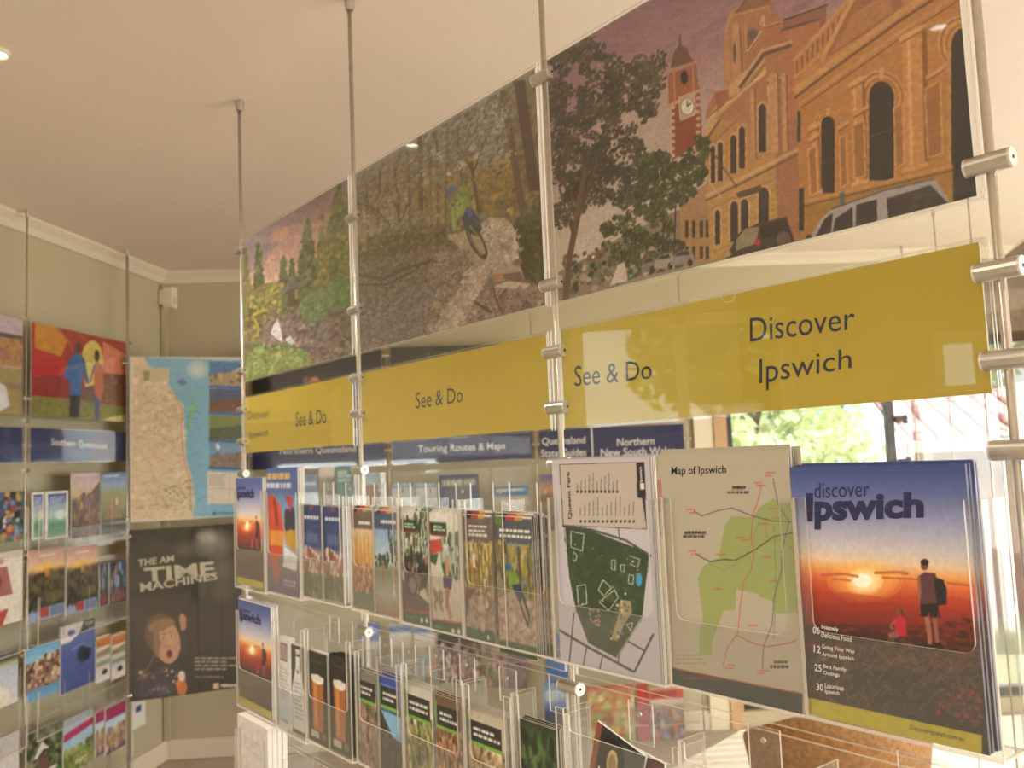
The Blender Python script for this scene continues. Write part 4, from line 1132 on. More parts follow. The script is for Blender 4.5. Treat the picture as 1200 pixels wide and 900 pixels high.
px_text(hs[0], 'Northern Queensland', [(328, 534), (417, 531), (417, 522), (328, 525)], WHITE, 0.01)
px_text(hs[1], 'Touring Routes & Maps', [(490, 533), (592, 528.5), (592, 518), (490, 522)], WHITE, 0.01)
px_text(hs[2], 'Queensland', [(635, 523), (686, 521), (686, 511), (635, 513)], WHITE, 0.01)
px_text(hs[2], 'State Guides', [(634, 536), (687, 534), (687, 525), (634, 527)], WHITE, 0.01)
px_text(hs[2], 'Northern', [(723, 523), (767, 521), (767, 512), (723, 514)], WHITE, 0.01)
px_text(hs[2], 'New South Wales', [(704, 535), (791, 532), (791, 523), (704, 526)], WHITE, 0.01)
mb = MB(); q = hs[2].loc(694, 522)[0]; mb.box(q - 0.004, q + 0.004, -0.0016, -0.0013, 0, hs[2].h); mb.build('dividing_strip', WHITE, hs[2].o)

# side panel by the windows at the right edge, and the two rods beyond it
sp = (0.0, 0.62, SW.at(1180, 452)[1], SW.at(1180, 298)[1])
A = Art(60, 60, None, 20)
A.g([(0, (150, 124, 130)), (0.45, (176, 148, 144)), (0.55, (130, 88, 76)), (0.7, (150, 96, 76)), (1, (96, 66, 56))])
A.s([(0, 0.5), (1, 0.42), (1, 1), (0, 1)], 200, 0.03, [(120, 76, 60), (166, 110, 84), (80, 56, 48), (140, 90, 90)], 0.7); A.n(0.05, 20)
panel('photo_panel', SW, 0, *sp, A, 'brown landscape photo glimpsed right of the nearest yellow sign', 'photo', None)
rod(SW, -0.014, 0, [sp[3] - 0.05, sp[2] + 0.05], 'thin rod at the left edge of the brown landscape photo', 'rods by the windows', r=0.003)
for px, py, lab in ((1093, 246, 'thin rod seen above the nearest yellow sign'), (1056, 288, 'farther thin rod seen above the nearest yellow sign')):
    w_ = ray(px, py); p_ = w_ * CEIL / w_[2]
    rod(Frame(p_[:2], SW.a), 0, 0, [], lab, 'rods by the windows', r=0.003)

# ------------------------------------------------------------------ brochures and their acrylic holders
def brochure(name, fr, off, box, me, label, cat, group, thick=0.002, copies=0, copy_label=None, lift=0.002, shift=0.0015, page=PAPER, fill=None):
    s0, s1, t0, t1 = px_panel_rect(fr, off, *box)
    w, h = s1 - s0, t1 - t0
    th = Thing(name, fr, (s0 + s1) / 2, off, t0, label, cat, group)
    mb = MB(); mb.box(-w / 2, w / 2, 0.0003, thick, 0, h); pg = mb.build('pages', page, th.o)
    cv = put_print('cover', me, th.o, 0, 0, 0, w, h)
    rr = random.Random(int(s0 * 1e4))
    for k in range(copies):
        o = link(bpy.data.objects.new(name, None))
        o.empty_display_size = 0.05
        ds = rr.uniform(-0.2, 1) * shift * (k + 1) ** 0.7
        dz = rr.uniform(0, 1) * lift
        o.location = fr.world(th.s + ds, off - (thick + 0.0008) * (k + 1), t0 + dz)
        o.rotation_euler = (0, 0, fr.a)
        tag(o, copy_label or ('spare copy stacked behind the ' + label), cat, group)
        for c in (pg, cv):
            c2 = link(c.copy()); c2.parent = o
    th.w, th.h = w, h
    return th

def holder(fr, s0, s1, t0, t1, label, group, name='brochure_holder'):
    th = Thing(name, fr, (s0 + s1) / 2, 0, t0, label, 'brochure holder', group)
    w = (s1 - s0) / 2
    mb = MB(); mb.prism(rectq(-w, w, 0, t1 - t0), -0.003, 0.003); mb.build('back_sheet', [ACR, EDGE], th.o)
    return th

def pocket(th, s0, s1, t0, t1, f, n=1, lip=0.4, strip=0.018, rnd=0.012, screws=True):
    x0, x1, z0, z1 = s0 - th.s, s1 - th.s, t0 - th.t, t1 - th.t
    mb = MB()
    zl = z0 + (z1 - z0) * lip
    poly = [(x0, z0), (x1, z0), (x1, z1), (x1 - strip, z1)]
    for k in range(5):
        a = math.pi / 2 * k / 4
        poly.append((x1 - strip - rnd + rnd * math.cos(a), zl + rnd - rnd * math.sin(a)))
    for k in range(5):
        a = math.pi / 2 * k / 4
        poly.append((x0 + strip + rnd - rnd * math.sin(a), zl + rnd - rnd * math.cos(a)))
    poly += [(x0 + strip, z1), (x0, z1)]
    # n-gon with a cut-out: three quads' worth of faces instead of one concave cap
    mb.prism(poly, -f - 0.003, -f)
    mb.box(x0, x1, -f + 0.0002, -0.0035, z0, z0 + 0.003, [0, 0, 1, 1, 1, 1])
    mb.sidewall(x0, x0 + 0.0028, -f + 0.0002, -0.0035, z0 + 0.0032, z1)
    mb.sidewall(x1 - 0.0028, x1, -f + 0.0002, -0.0035, z0 + 0.0032, z1)
    for k in range(1, n):
        x = x0 + (x1 - x0) * k / n
        mb.sidewall(x - 0.0012, x + 0.0012, -f + 0.0002, -0.0035, z0 + 0.0032, z1)
    pk = mb.build('pocket', [ACRP, PEDGE], th.o)
    if screws:
        for k in range(n):
            x = x0 + (x1 - x0) * (k + 0.5) / n
            mb = MB(); mb.prism(rectq(x - 0.024, x + 0.024, z1 - 0.03, z1 + 0.028), -0.0062, -0.0036); mb.build('tab', [ACRP, PEDGE], pk)
            mb = MB(); mb.cyl((x, -0.0064, z1 + 0.012), (x, -0.0085, z1 + 0.012), 0.0035, 10); mb.build('screw', METAL, pk)
    return pk

OFF = 0.047
def px_pocket(th, xl, xr, yt, yb, n=1, lip=0.4, strip=0.018, f=0.052, **k):
    s0, s1, t0, t1 = px_panel_rect(th.fr, f, xl, xr, yt, yb)
    return pocket(th, s0, s1, t0, t1, f, n, lip, strip, **k)

# --- A4 bay, top row
GHD = 'acrylic holders of the front display'
h13 = holder(MD, RS[2] + 0.013, RS[3] - 0.013, -0.345, -0.002, 'clear acrylic holder with three large pockets, nearest bay upper row', GHD)
px_pocket(h13, 647, 775, 585, 789, lip=0.36)
px_pocket(h13, 781, 937, 584, 821, lip=0.36)
px_pocket(h13, 938, 1164, 585, 866, lip=0.40)
BX = {'queens': (652, 767, 537, 787), 'map': (781, 933, 528, 818), 'mag': (936, 1144, 545.5, 858)}
def amap(box, off=OFF):
    return pmapper(MD, off, *px_panel_rect(MD, off, *box))
# hiker cover
A = Art(200, 290, amap(BX['mag']), 30)
def zm(*pts):
    return Z(pts, 900, 500, 2.25)
A.g([(0, (62, 78, 138)), (0.1, (92, 104, 158)), (0.22, (152, 156, 190)), (0.32, (200, 192, 196)), (0.37, (226, 196, 164)), (0.405, (228, 160, 92)), (0.44, (214, 110, 62)), (0.5, (176, 66, 48)), (0.58, (120, 46, 42)), (0.66, (58, 40, 38)), (0.8, (46, 38, 38)), (1, (50, 44, 46))])
A.glow(*zm((255, 408))[0], 44, 26, (250, 190, 90), 0.9); A.glow(*zm((255, 408))[0], 22, 16, (255, 240, 190), 1.2); A.e(*zm((250, 406))[0], 11, 8, (255, 250, 228))
for q, w in (([(140, 392), (200, 388), (240, 396)], 3), ([(280, 386), (340, 384), (370, 388)], 3.4), ([(300, 398), (380, 402), (420, 408)], 2.4), ([(470, 412), (540, 420)], 3.2), ([(170, 402), (220, 406)], 2)):
    A.l(zm(*q), w, (176, 84, 62), 0.75)
A.p(zm((90, 452), (200, 436), (320, 452), (430, 440), (560, 462), (560, 500), (90, 480)), (170, 62, 46), 0.5)
A.p(zm((90, 470), (300, 462), (560, 490), (560, 520), (90, 520)), (140, 46, 40), 0.5)
A.s(zm((100, 520), (330, 540), (560, 500), (570, 640), (105, 600)), 300, 5, [(96, 46, 40), (70, 40, 38), (120, 56, 44), (54, 40, 40)], 0.55, 0.45)
A.p(zm((110, 620), (250, 570), (320, 552), (420, 570), (480, 580), (500, 620), (360, 640)), (58, 44, 42)); A.s(zm((110, 610), (320, 556), (490, 590), (500, 640), (120, 640)), 120, 3.5, [(84, 56, 48), (50, 38, 38), (100, 70, 58)], 0.7)
gr = np.random.default_rng(3)
for k in range(900):
    x, y = gr.uniform(105, 560), gr.uniform(600, 770)
    dx = gr.uniform(-30, 50); dy = gr.uniform(10, 34)
    A.l(zm((x, y), (x + dx * 0.5, y - dy * 0.75), (x + dx, y - dy)), gr.uniform(0.5, 1.1), [(136, 94, 64), (92, 70, 54), (176, 126, 86), (70, 56, 50), (40, 34, 34)][int(gr.integers(5))], 0.38)
A.s(zm((440, 680), (560, 700), (560, 800), (450, 760)), 60, 2.5, [(130, 44, 48), (96, 40, 44), (150, 60, 60)], 0.6)
A.p(zm((394, 395), (412, 384), (440, 386), (452, 420), (448, 470), (400, 472)), (92, 60, 66)); A.p(zm((436, 396), (462, 404), (471, 430), (470, 470), (446, 472), (440, 430)), (44, 40, 48)); A.l(zm((446, 470), (452, 506)), 1.4, (44, 40, 48))
A.e(*zm((412, 365))[0], 4.6, 6.4, (120, 76, 62)); A.e(*zm((412, 358))[0], 4.9, 4, (48, 34, 34)); A.p(zm((394, 396), (400, 392), (404, 440), (398, 470), (394, 440)), (150, 96, 76))
A.p(zm((400, 468), (448, 466), (446, 506), (428, 504), (424, 490), (418, 504), (402, 500)), (38, 34, 42)); A.p(zm((412, 500), (424, 502), (430, 540), (432, 576), (422, 576), (418, 540)), (156, 104, 84)); A.p(zm((432, 502), (445, 504), (448, 545), (450, 572), (440, 572), (438, 540)), (142, 92, 76))
A.p(zm((412, 574), (436, 574), (438, 586), (410, 584)), (40, 34, 36)); A.p(zm((436, 570), (454, 568), (458, 578), (438, 580)), (40, 34, 36))
A.e(*zm((347, 488))[0], 4, 5, (130, 76, 62)); A.p(zm((332, 508), (346, 498), (362, 506), (366, 552), (336, 552)), (180, 44, 62)); A.p(zm((316, 545), (340, 538), (344, 556), (320, 556)), (140, 90, 80)); A.l(zm((350, 482), (356, 498)), 2, (70, 44, 40)); A.l(zm((334, 512), (322, 526), (330, 534)), 2, (150, 96, 80))
A.p([(930, 812), (948, 817), (1150, 861), (1150, 885), (930, 838)], (178, 164, 50))
A.n(0.02, 70)
magme = art_mesh(A, 'cover', GLOSSY)
GM = 'hiker cover magazines'
MAGP = mat('magazine_edge', (140, 140, 164), 0.5, noise=0.05, scale=40)
mg = brochure('magazine', MD, OFF, BX['mag'], magme, 'large magazine with a hiker at sunset on its cover, nearest at right', 'magazine', GM, 0.004, 4, 'copy behind the nearest sunset hiker magazine', 0.006, 0.003, page=MAGP)
def mtext(b, body, c, m, bold=0.0, y=-0.0006):
    lettering(b.o, body, [b.loc(*p) for p in c], y, m, bold)
def mag_text(b, k):
    """title lettering placed relative to the cover."""
    def rq(x0, x1, z0, z1):
        return rectq((x0 - 0.5) * b.w, (x1 - 0.5) * b.w, z0 * b.h, z1 * b.h)
    lettering(b.o, 'discover', rq(0.085, 0.40, 0.885, 0.935), -0.0006, LOGO)
    lettering(b.o, 'Ipswich', rq(0.04, 0.71, 0.785, 0.90), -0.0007, LOGO, 0.045)
mtext(mg, 'discover', [(954.5, 584), (1019, 582), (1019, 563), (954.5, 566)], LOGO)
mtext(mg, 'Ipswich', [(945, 621), (1083, 615.5), (1083, 576), (945, 578)], LOGO, 0.045)
for body, x0, x1, yc in (('06', 953, 961, 738), ('Insanely', 963, 983, 735), ('Delicious Food', 963, 998, 743.5), ('12', 954, 962, 760), ('Going Your Way', 963.5, 1002, 758), ('Around Ipswich', 963.5, 1001, 766.5), ('25', 955, 963, 782), ('Best Family', 965, 992, 781), ('Outings', 965, 984, 788.5), ('30', 957, 965, 804.5), ('Luxurious', 967, 989, 803), ('Ipswich', 967, 984, 810.5)):
    k = (x1 - x0) * 0.16
    hh = 4.2 if body.isdigit() else 3.1
    mtext(mg, body, [(x0, yc + hh), (x1, yc + hh + k), (x1, yc - hh + k), (x0, yc - hh)], WHITE, 0.01)
mtext(mg, 'Discoveripswich.com.au', [(1067, 857), (1130, 871), (1130, 863), (1067, 849)], GREYT)
# regional map
A = Art(190, 290, amap(BX['map']), 31)
def zq_(*pts):
    return Z(pts, 640, 500, 2.25)
A.g([(0, (176, 166, 148)), (1, (170, 160, 142))])
A.p(zq_((455, 345), (470, 262), (490, 236), (545, 240), (560, 215), (600, 190), (628, 205), (670, 195), (670, 490), (605, 492), (602, 462), (555, 446), (500, 440), (498, 482), (468, 486), (440, 560), (436, 602), (405, 600), (404, 548), (414, 500), (400, 400), (416, 366)), (146, 154, 96))
A.p(zq_((500, 430), (560, 440), (560, 470), (520, 480), (500, 470)), (174, 163, 145))
for q, w, c in (([(390, 222), (410, 236), (435, 228), (452, 222), (490, 215), (545, 236), (600, 250), (660, 252)], 1.1, (60, 66, 66)), ([(395, 335), (410, 345), (432, 356), (470, 350), (500, 352), (550, 325), (600, 290), (660, 278)], 1.3, (60, 56, 54)), ([(552, 150), (566, 160), (560, 190), (546, 232), (540, 290), (548, 335), (540, 380), (520, 410), (512, 470), (505, 545), (478, 580), (466, 632)], 0.9, (190, 70, 60)), ([(598, 138), (604, 170), (612, 210), (640, 250), (620, 330), (620, 380), (600, 450), (596, 520), (572, 580), (570, 640)], 1.0, (70, 84, 110)), ([(500, 548), (540, 568), (580, 580), (640, 570), (660, 562)], 1.1, (180, 60, 54)), ([(430, 360), (470, 380), (520, 350), (545, 300), (560, 250)], 0.6, (120, 130, 80)), ([(440, 440), (480, 380), (540, 390), (580, 340), (640, 345)], 0.6, (110, 150, 150)), ([(575, 250), (580, 290), (620, 300), (655, 330)], 0.7, (150, 90, 80)), ([(600, 260), (605, 400), (600, 560)], 0.7, (90, 120, 90)), ([(420, 600), (430, 520), (440, 420)], 0.5, (140, 150, 90))):
    A.l(zq_(*q), w, c, 0.9)
for x, y in ((368, 217), (378, 226), (376, 326), (382, 334), (548, 146), (556, 154), (580, 120), (576, 128), (500, 290), (512, 296), (446, 335), (585, 215), (597, 240), (570, 342), (590, 405), (530, 522), (470, 634), (478, 626), (555, 648), (560, 640), (440, 425), (560, 255)):
    A.t(*zq_((x, y))[0], *zq_((x + 28, y + 6))[0], 1, (196, 76, 66), 0.7, 0.7)
A.t(*zq_((492, 157))[0], *zq_((526, 166))[0], 1, (60, 58, 54), 0.9, 0.7); A.t(*zq_((478, 171))[0], *zq_((542, 180))[0], 1, (60, 58, 54), 0.9, 0.7); A.t(*zq_((366, 276))[0], *zq_((424, 285))[0], 1, (60, 58, 54), 0.9, 0.7); A.t(*zq_((362, 287))[0], *zq_((422, 296))[0], 1, (60, 58, 54), 0.9, 0.7)
A.t(*zq_((600, 616))[0], *zq_((640, 626))[0], 1, (60, 58, 54), 0.9, 0.7); A.t(*zq_((590, 628))[0], *zq_((650, 640))[0], 1, (60, 58, 54), 0.9, 0.7)
A.t(*zq_((344, 600))[0], *zq_((420, 632))[0], 3, (120, 136, 90), 0.6, 0.4)
A.p([(780, 780), (787, 782), (940, 812), (940, 845), (780, 810)], (50, 54, 54)); A.l([(780, 781), (940, 813)], 1.6, (150, 66, 56)); A.t(800, 793, 850, 799, 1, (110, 70, 62), 0.7)
GA = 'map sheets in the large pockets'
mp = brochure('map_sheet', MD, OFF, BX['map'], art_mesh(A, 'cover', PRINT), 'cream regional map sheet titled Map of Ipswich, with a green shaded area', 'map', GA, 0.0016, 6, 'cream map sheet stacked behind the regional map', 0.005, 0.004)
mtext(mp, 'Map of Ipswich', [(787, 559.5), (851, 557.5), (851, 545), (787, 547)], BLACK, 0.005)
mtext(mp, 'SOMERSET', [(858, 574.5), (874, 574), (874, 570), (858, 570.5)], BLACK)
mtext(mp, 'LOCKYER VALLEY', [(802, 627), (829, 627), (829, 622.5), (802, 622.5)], BLACK)
# park map
A = Art(130, 260, amap(BX['queens']), 32)
A.g([(0, (190, 182, 188)), (1, (184, 178, 186))])
A.p(zq_((35, 100), (258, 94), (266, 271), (45, 262)), (60, 52, 52)); A.p(zq_((37, 102), (238, 96), (264, 269), (47, 260)), (184, 172, 162)); A.p(zq_((236, 95), (258, 94), (262, 190), (240, 188)), (48, 42, 42)); A.p(zq_((246, 150), (257, 150), (258, 166), (247, 166)), (230, 220, 214))
for k in range(11):
    x = 82 + k * 10.4; A.l(zq_((x, 172), (x + 0.6, 172 - 22 - (k * 37 % 30))), 1.0, (96, 84, 80), 0.8); A.e(*zq_((x + 1, 172))[0], 1.5, 1.8, (60, 50, 50))
for k in range(13):
    x = 90 + k * 11.6; A.l(zq_((x, 236), (x + 0.6, 236 - 22 - (k * 41 % 34))), 1.0, (96, 84, 80), 0.8); A.e(*zq_((x + 1.5, 250))[0], 1.4, 1.8, (60, 50, 50))
A.p(zq_((48, 265), (120, 275), (250, 325), (274, 345), (262, 420), (255, 500), (186, 612), (112, 572), (78, 485), (62, 400), (50, 300)), (54, 70, 46))
A.s(zq_((55, 275), (240, 330), (255, 480), (186, 600), (115, 565), (66, 400)), 120, 4, [(60, 78, 50), (48, 62, 42), (66, 84, 54)], 0.5)
for q, w in (([(44, 262), (120, 272), (210, 300), (276, 342)], 2.6), ([(78, 485), (104, 520), (112, 572)], 2.2), ([(34, 535), (110, 580), (232, 646)], 3), ([(232, 646), (282, 545)], 2.6), ([(74, 490), (62, 620)], 1.8), ([(108, 575), (98, 632)], 1.6), ([(150, 600), (140, 645)], 1.5), ([(196, 565), (190, 620)], 1.5), ([(92, 262), (94, 280)], 1.4), ([(190, 268), (194, 300)], 1.4), ([(205, 560), (260, 590)], 2)):
    A.l(zq_(*q), w, (74, 72, 72))
A.l(zq_((50, 266), (60, 400), (78, 482), (110, 570), (184, 610), (254, 498), (270, 350)), 1, (206, 200, 196), 0.8)
for q in ([(66, 276), (100, 284), (96, 328), (66, 318), (66, 276)], [(82, 420), (104, 416), (108, 466), (86, 472), (82, 420)], [(150, 404), (172, 425), (152, 446), (138, 430), (150, 404)], [(180, 430), (190, 450), (165, 484), (140, 462), (180, 430)], [(218, 390), (230, 392), (228, 416), (216, 412), (218, 390)], [(172, 352), (182, 352), (182, 378), (172, 376), (172, 352)], [(196, 364), (206, 364), (206, 382), (196, 380), (196, 364)], [(218, 340), (246, 350), (240, 372), (220, 362)], [(72, 330), (82, 340), (78, 356), (70, 350)], [(212, 520), (228, 516), (222, 538), (212, 520)]):
    A.l(zq_(*q), 0.9, (206, 204, 198), 0.9)
A.l(zq_((80, 390), (110, 380), (130, 340), (160, 330)), 0.7, (40, 50, 38)); A.l(zq_((150, 380), (172, 345)), 0.7, (40, 50, 38))
A.e(*zq_((244, 403))[0], 3.6, 8, (70, 150, 190)); A.p(zq_((196, 455), (222, 460), (226, 490), (206, 520), (186, 566), (172, 556), (186, 510)), (150, 136, 100)); A.s(zq_((172, 460), (226, 460), (200, 560), (170, 560)), 50, 1.4, [(70, 120, 150), (190, 170, 130), (60, 60, 50), (120, 96, 70)], 0.9); A.s(zq_((112, 478), (144, 480), (140, 524), (112, 516)), 34, 1.4, [(160, 140, 120), (60, 56, 50), (190, 120, 110), (100, 90, 70)], 0.9)
A.s(zq_((60, 290), (240, 340), (250, 480), (90, 480)), 26, 1.0, [(220, 214, 206), (30, 36, 30), (170, 90, 80)], 0.9)
qp = brochure('map_sheet', MD, OFF, BX['queens'], art_mesh(A, 'cover', PRINT), 'white park map sheet titled Queens Park with a dark green plan', 'map', GA, 0.0016, 5, 'white map sheet stacked behind the park map', 0.004, 0.003)
mtext(qp, 'Queens Park', [(671, 608), (668.5, 552), (664, 552.5), (666, 608.5)], BLACK, 0.01)
mtext(qp, 'Ipswich', [(754, 565), (753, 547), (749.5, 547), (750, 565)], WHITE, 0.01)

# --- small leaflet covers, painted in 0..1 cover coordinates
def leaf(fn, seed, W=34, H=84, m=GLOSSY):
    A = Art(W, H, None, seed)
    fn(A)
    A.n(0.04, 24)
    A.tone(0.84, 0)
    A.a *= 0.92
    return art_mesh(A, 'cover', m)
FULL = [(0, 0), (1, 0), (1, 1), (0, 1)]
def person(A, x, y, h, shirt, pants, skin=(196, 140, 110)):
    A.e(x, y, h * 0.12, h * 0.07, skin); A.p([(x - h * 0.2, y + h * 0.07), (x + h * 0.2, y + h * 0.07), (x + h * 0.16, y + h * 0.5), (x - h * 0.16, y + h * 0.5)], shirt); A.p([(x - h * 0.16, y + h * 0.5), (x + h * 0.16, y + h * 0.5), (x + h * 0.2, y + h), (x + h * 0.06, y + h), (x, y + h * 0.6), (x - h * 0.06, y + h), (x - h * 0.2, y + h)], pants)
def bar(A):
    A.r4(0, 0, 1, 0.022, (226, 218, 206)); A.r4(0.3, 0.012, 0.55, 0.035, (196, 50, 44)); A.r4(0.55, 0.012, 0.75, 0.035, (222, 160, 50)); A.r4(0.12, 0.012, 0.3, 0.035, (40, 36, 34))
def c_red_falls(A):
    A.g([(0, (226, 218, 206)), (0.03, (112, 96, 86)), (0.2, (112, 96, 86)), (0.21, (222, 190, 150)), (0.5, (206, 150, 70)), (0.75, (160, 110, 70)), (0.85, (100, 110, 110)), (1, (126, 116, 80))]); bar(A)
    for k in range(12):
        A.l([(0.2 + k * 0.06, 0.28), (0.18 + k * 0.065, 0.6)], 0.03, [(230, 170, 60), (190, 110, 50), (240, 200, 110)][k % 3], 0.7)
    A.s([(0.1, 0.55), (0.95, 0.55), (0.95, 0.82), (0.1, 0.82)], 120, 0.04, [(170, 90, 50), (200, 120, 80), (110, 76, 60), (220, 170, 130)], 0.8, 0.6); A.t(0.35, 0.13, 0.95, 0.17, 1, (240, 236, 230), 0.9, 0.8)
def c_blue_trip(A):
    A.g([(0, (226, 218, 206)), (0.03, (66, 84, 124)), (0.18, (66, 84, 124)), (0.19, (130, 170, 206)), (0.5, (190, 206, 214)), (0.56, (120, 130, 90)), (0.8, (170, 170, 150)), (1, (150, 110, 90))]); bar(A)
    A.s([(0, 0.44), (1, 0.4), (1, 0.52), (0, 0.54)], 60, 0.05, [(60, 70, 46), (84, 92, 56)], 0.9, 0.5); person(A, 0.35, 0.5, 0.22, (176, 96, 66), (150, 110, 96)); person(A, 0.8, 0.56, 0.24, (200, 140, 120), (206, 190, 180)); A.s([(0.6, 0.2), (0.95, 0.2), (0.95, 0.4), (0.7, 0.4)], 40, 0.03, [(40, 60, 50), (60, 84, 60)], 0.8); A.t(0.3, 0.1, 0.95, 0.14, 1, (240, 236, 230), 0.9, 0.8)
def greenbook(A, body):
    A.g([(0, (226, 222, 212)), (0.2, (216, 212, 196)), (0.9, (196, 180, 160)), (1, (190, 170, 150))]); body(A)
    A.r4(0.05, 0.085, 0.6, 0.185, (34, 78, 54)); A.r4(0.05, 0.185, 0.6, 0.2, (196, 44, 44)); A.p([(0, 0.085), (0.05, 0.075), (0.05, 0.19), (0, 0.18)], (196, 50, 50)); A.t(0.15, 0.115, 0.55, 0.165, 2, (236, 232, 224), 0.95, 0.6)
    A.p([(0, 0.9), (1, 0.88), (1, 1), (0, 1)], (44, 92, 66)); A.p([(0, 0.885), (1, 0.865), (1, 0.885), (0, 0.9)], (190, 60, 54)); A.e(0.7, 0.95, 0.05, 0.02, (214, 214, 200)); A.e(0.88, 0.945, 0.05, 0.022, (214, 214, 200)); A.t(0.08, 0.94, 0.4, 0.955, 1, (190, 200, 180))
def c_green_bike(A):
    def body(A):
        A.s([(0, 0.1), (1, 0), (1, 0.55), (0, 0.6)], 240, 0.04, [(60, 84, 54), (96, 116, 70), (40, 52, 44), (190, 196, 180), (120, 130, 100)], 0.85)
        A.p([(0, 0.62), (1, 0.8), (1, 0.9), (0, 0.9)], (92, 70, 84)); A.s([(0.1, 0.4), (0.95, 0.4), (0.95, 0.72), (0.1, 0.7)], 110, 0.05, [(30, 32, 38), (50, 44, 60), (150, 110, 90), (70, 80, 60)], 0.9)
        person(A, 0.4, 0.3, 0.2, (60, 40, 60), (34, 34, 44)); person(A, 0.7, 0.36, 0.22, (46, 50, 60), (30, 30, 36)); A.e(0.4, 0.66, 0.2, 0.09, (40, 36, 40)); A.e(0.4, 0.66, 0.15, 0.07, (130, 110, 110))
    greenbook(A, body)
def c_green_run(A):
    def body(A):
        A.s([(0.4, 0.22), (1, 0.2), (1, 0.5), (0.4, 0.5)], 90, 0.06, [(70, 96, 70), (150, 170, 150), (216, 214, 206)], 0.8); A.p([(0, 0.24), (0.4, 0.22), (0.45, 0.32), (0, 0.36)], (206, 70, 60)); A.p([(0, 0.36), (0.3, 0.34), (0.2, 0.44), (0, 0.42)], (70, 96, 56))
        person(A, 0.58, 0.36, 0.3, (206, 130, 96), (190, 130, 100)); A.p([(0.42, 0.52), (0.72, 0.52), (0.7, 0.62), (0.44, 0.62)], (60, 50, 90)); A.l([(0.5, 0.62), (0.62, 0.86)], 0.09, (180, 120, 90)); A.l([(0.6, 0.62), (0.5, 0.78)], 0.08, (170, 110, 84)); A.s([(0.1, 0.66), (0.4, 0.66), (0.4, 0.8), (0.1, 0.8)], 30, 0.03, [(150, 120, 100), (110, 90, 80)], 0.7)
    greenbook(A, body)
def c_bush_walk(A):
    A.g([(0, (226, 218, 206)), (0.03, (116, 100, 90)), (0.22, (110, 96, 86)), (0.23, (196, 180, 140)), (0.55, (150, 120, 70)), (0.88, (160, 130, 120)), (0.89, (66, 96, 74)), (1, (66, 96, 74))]); bar(A); A.t(0.2, 0.09, 0.95, 0.19, 3, (236, 230, 222), 0.95, 0.5)
    A.s([(0, 0.24), (1, 0.24), (1, 0.58), (0, 0.58)], 200, 0.04, [(190, 160, 70), (140, 130, 60), (110, 96, 60), (206, 186, 120)], 0.8)
    for x in (0.2, 0.5, 0.62, 0.85):
        A.l([(x, 0.24), (x + 0.02, 0.58)], 0.04, (110, 90, 70), 0.8)
    person(A, 0.35, 0.3, 0.24, (226, 214, 200), (150, 90, 60)); person(A, 0.75, 0.5, 0.14, (60, 80, 130), (206, 120, 60)); A.s([(0, 0.58), (1, 0.58), (1, 0.88), (0, 0.88)], 140, 0.06, [(150, 116, 110), (110, 86, 80), (176, 150, 140), (190, 170, 130)], 0.75, 0.5); A.p([(0, 0.6), (0.4, 0.58), (0.1, 0.7), (0, 0.68)], (130, 70, 60)); A.e(0.75, 0.94, 0.04, 0.02, (214, 214, 200))
def c_bike_trail(A):
    A.g([(0, (120, 110, 70)), (0.03, (80, 86, 96)), (0.2, (86, 92, 104)), (0.21, (170, 160, 120)), (0.55, (160, 130, 60)), (0.9, (176, 146, 124)), (0.91, (70, 96, 66)), (1, (70, 96, 66))]); bar(A); A.r4(0, 0.01, 0.2, 0.07, (96, 130, 50)); A.t(0.12, 0.1, 0.95, 0.18, 2, (236, 230, 222), 0.95, 0.5)
    A.s([(0, 0.22), (1, 0.22), (1, 0.56), (0, 0.56)], 220, 0.04, [(196, 160, 60), (150, 136, 60), (100, 96, 56), (130, 140, 150)], 0.8)
    for x, w in ((0.62, 0.07), (0.3, 0.03), (0.15, 0.03), (0.85, 0.04)):
        A.l([(x, 0.22), (x + 0.03, 0.58)], w, (90, 76, 62), 0.9)
    A.p([(0, 0.62), (0.4, 0.54), (1, 0.6), (1, 0.9), (0, 0.9)], (186, 156, 136)); A.s([(0, 0.62), (1, 0.58), (1, 0.9), (0, 0.9)], 140, 0.05, [(200, 172, 150), (160, 126, 106), (140, 110, 96)], 0.6, 0.4)
    A.e(0.33, 0.38, 0.08, 0.03, (50, 110, 170)); A.p([(0.3, 0.4), (0.52, 0.4), (0.6, 0.48), (0.45, 0.55), (0.32, 0.5)], (120, 156, 56)); A.p([(0.4, 0.5), (0.62, 0.48), (0.78, 0.6), (0.62, 0.64)], (44, 64, 100)); A.l([(0.6, 0.56), (0.82, 0.74)], 0.12, (60, 64, 70)); A.l([(0.64, 0.6), (0.8, 0.73)], 0.05, (170, 150, 130))
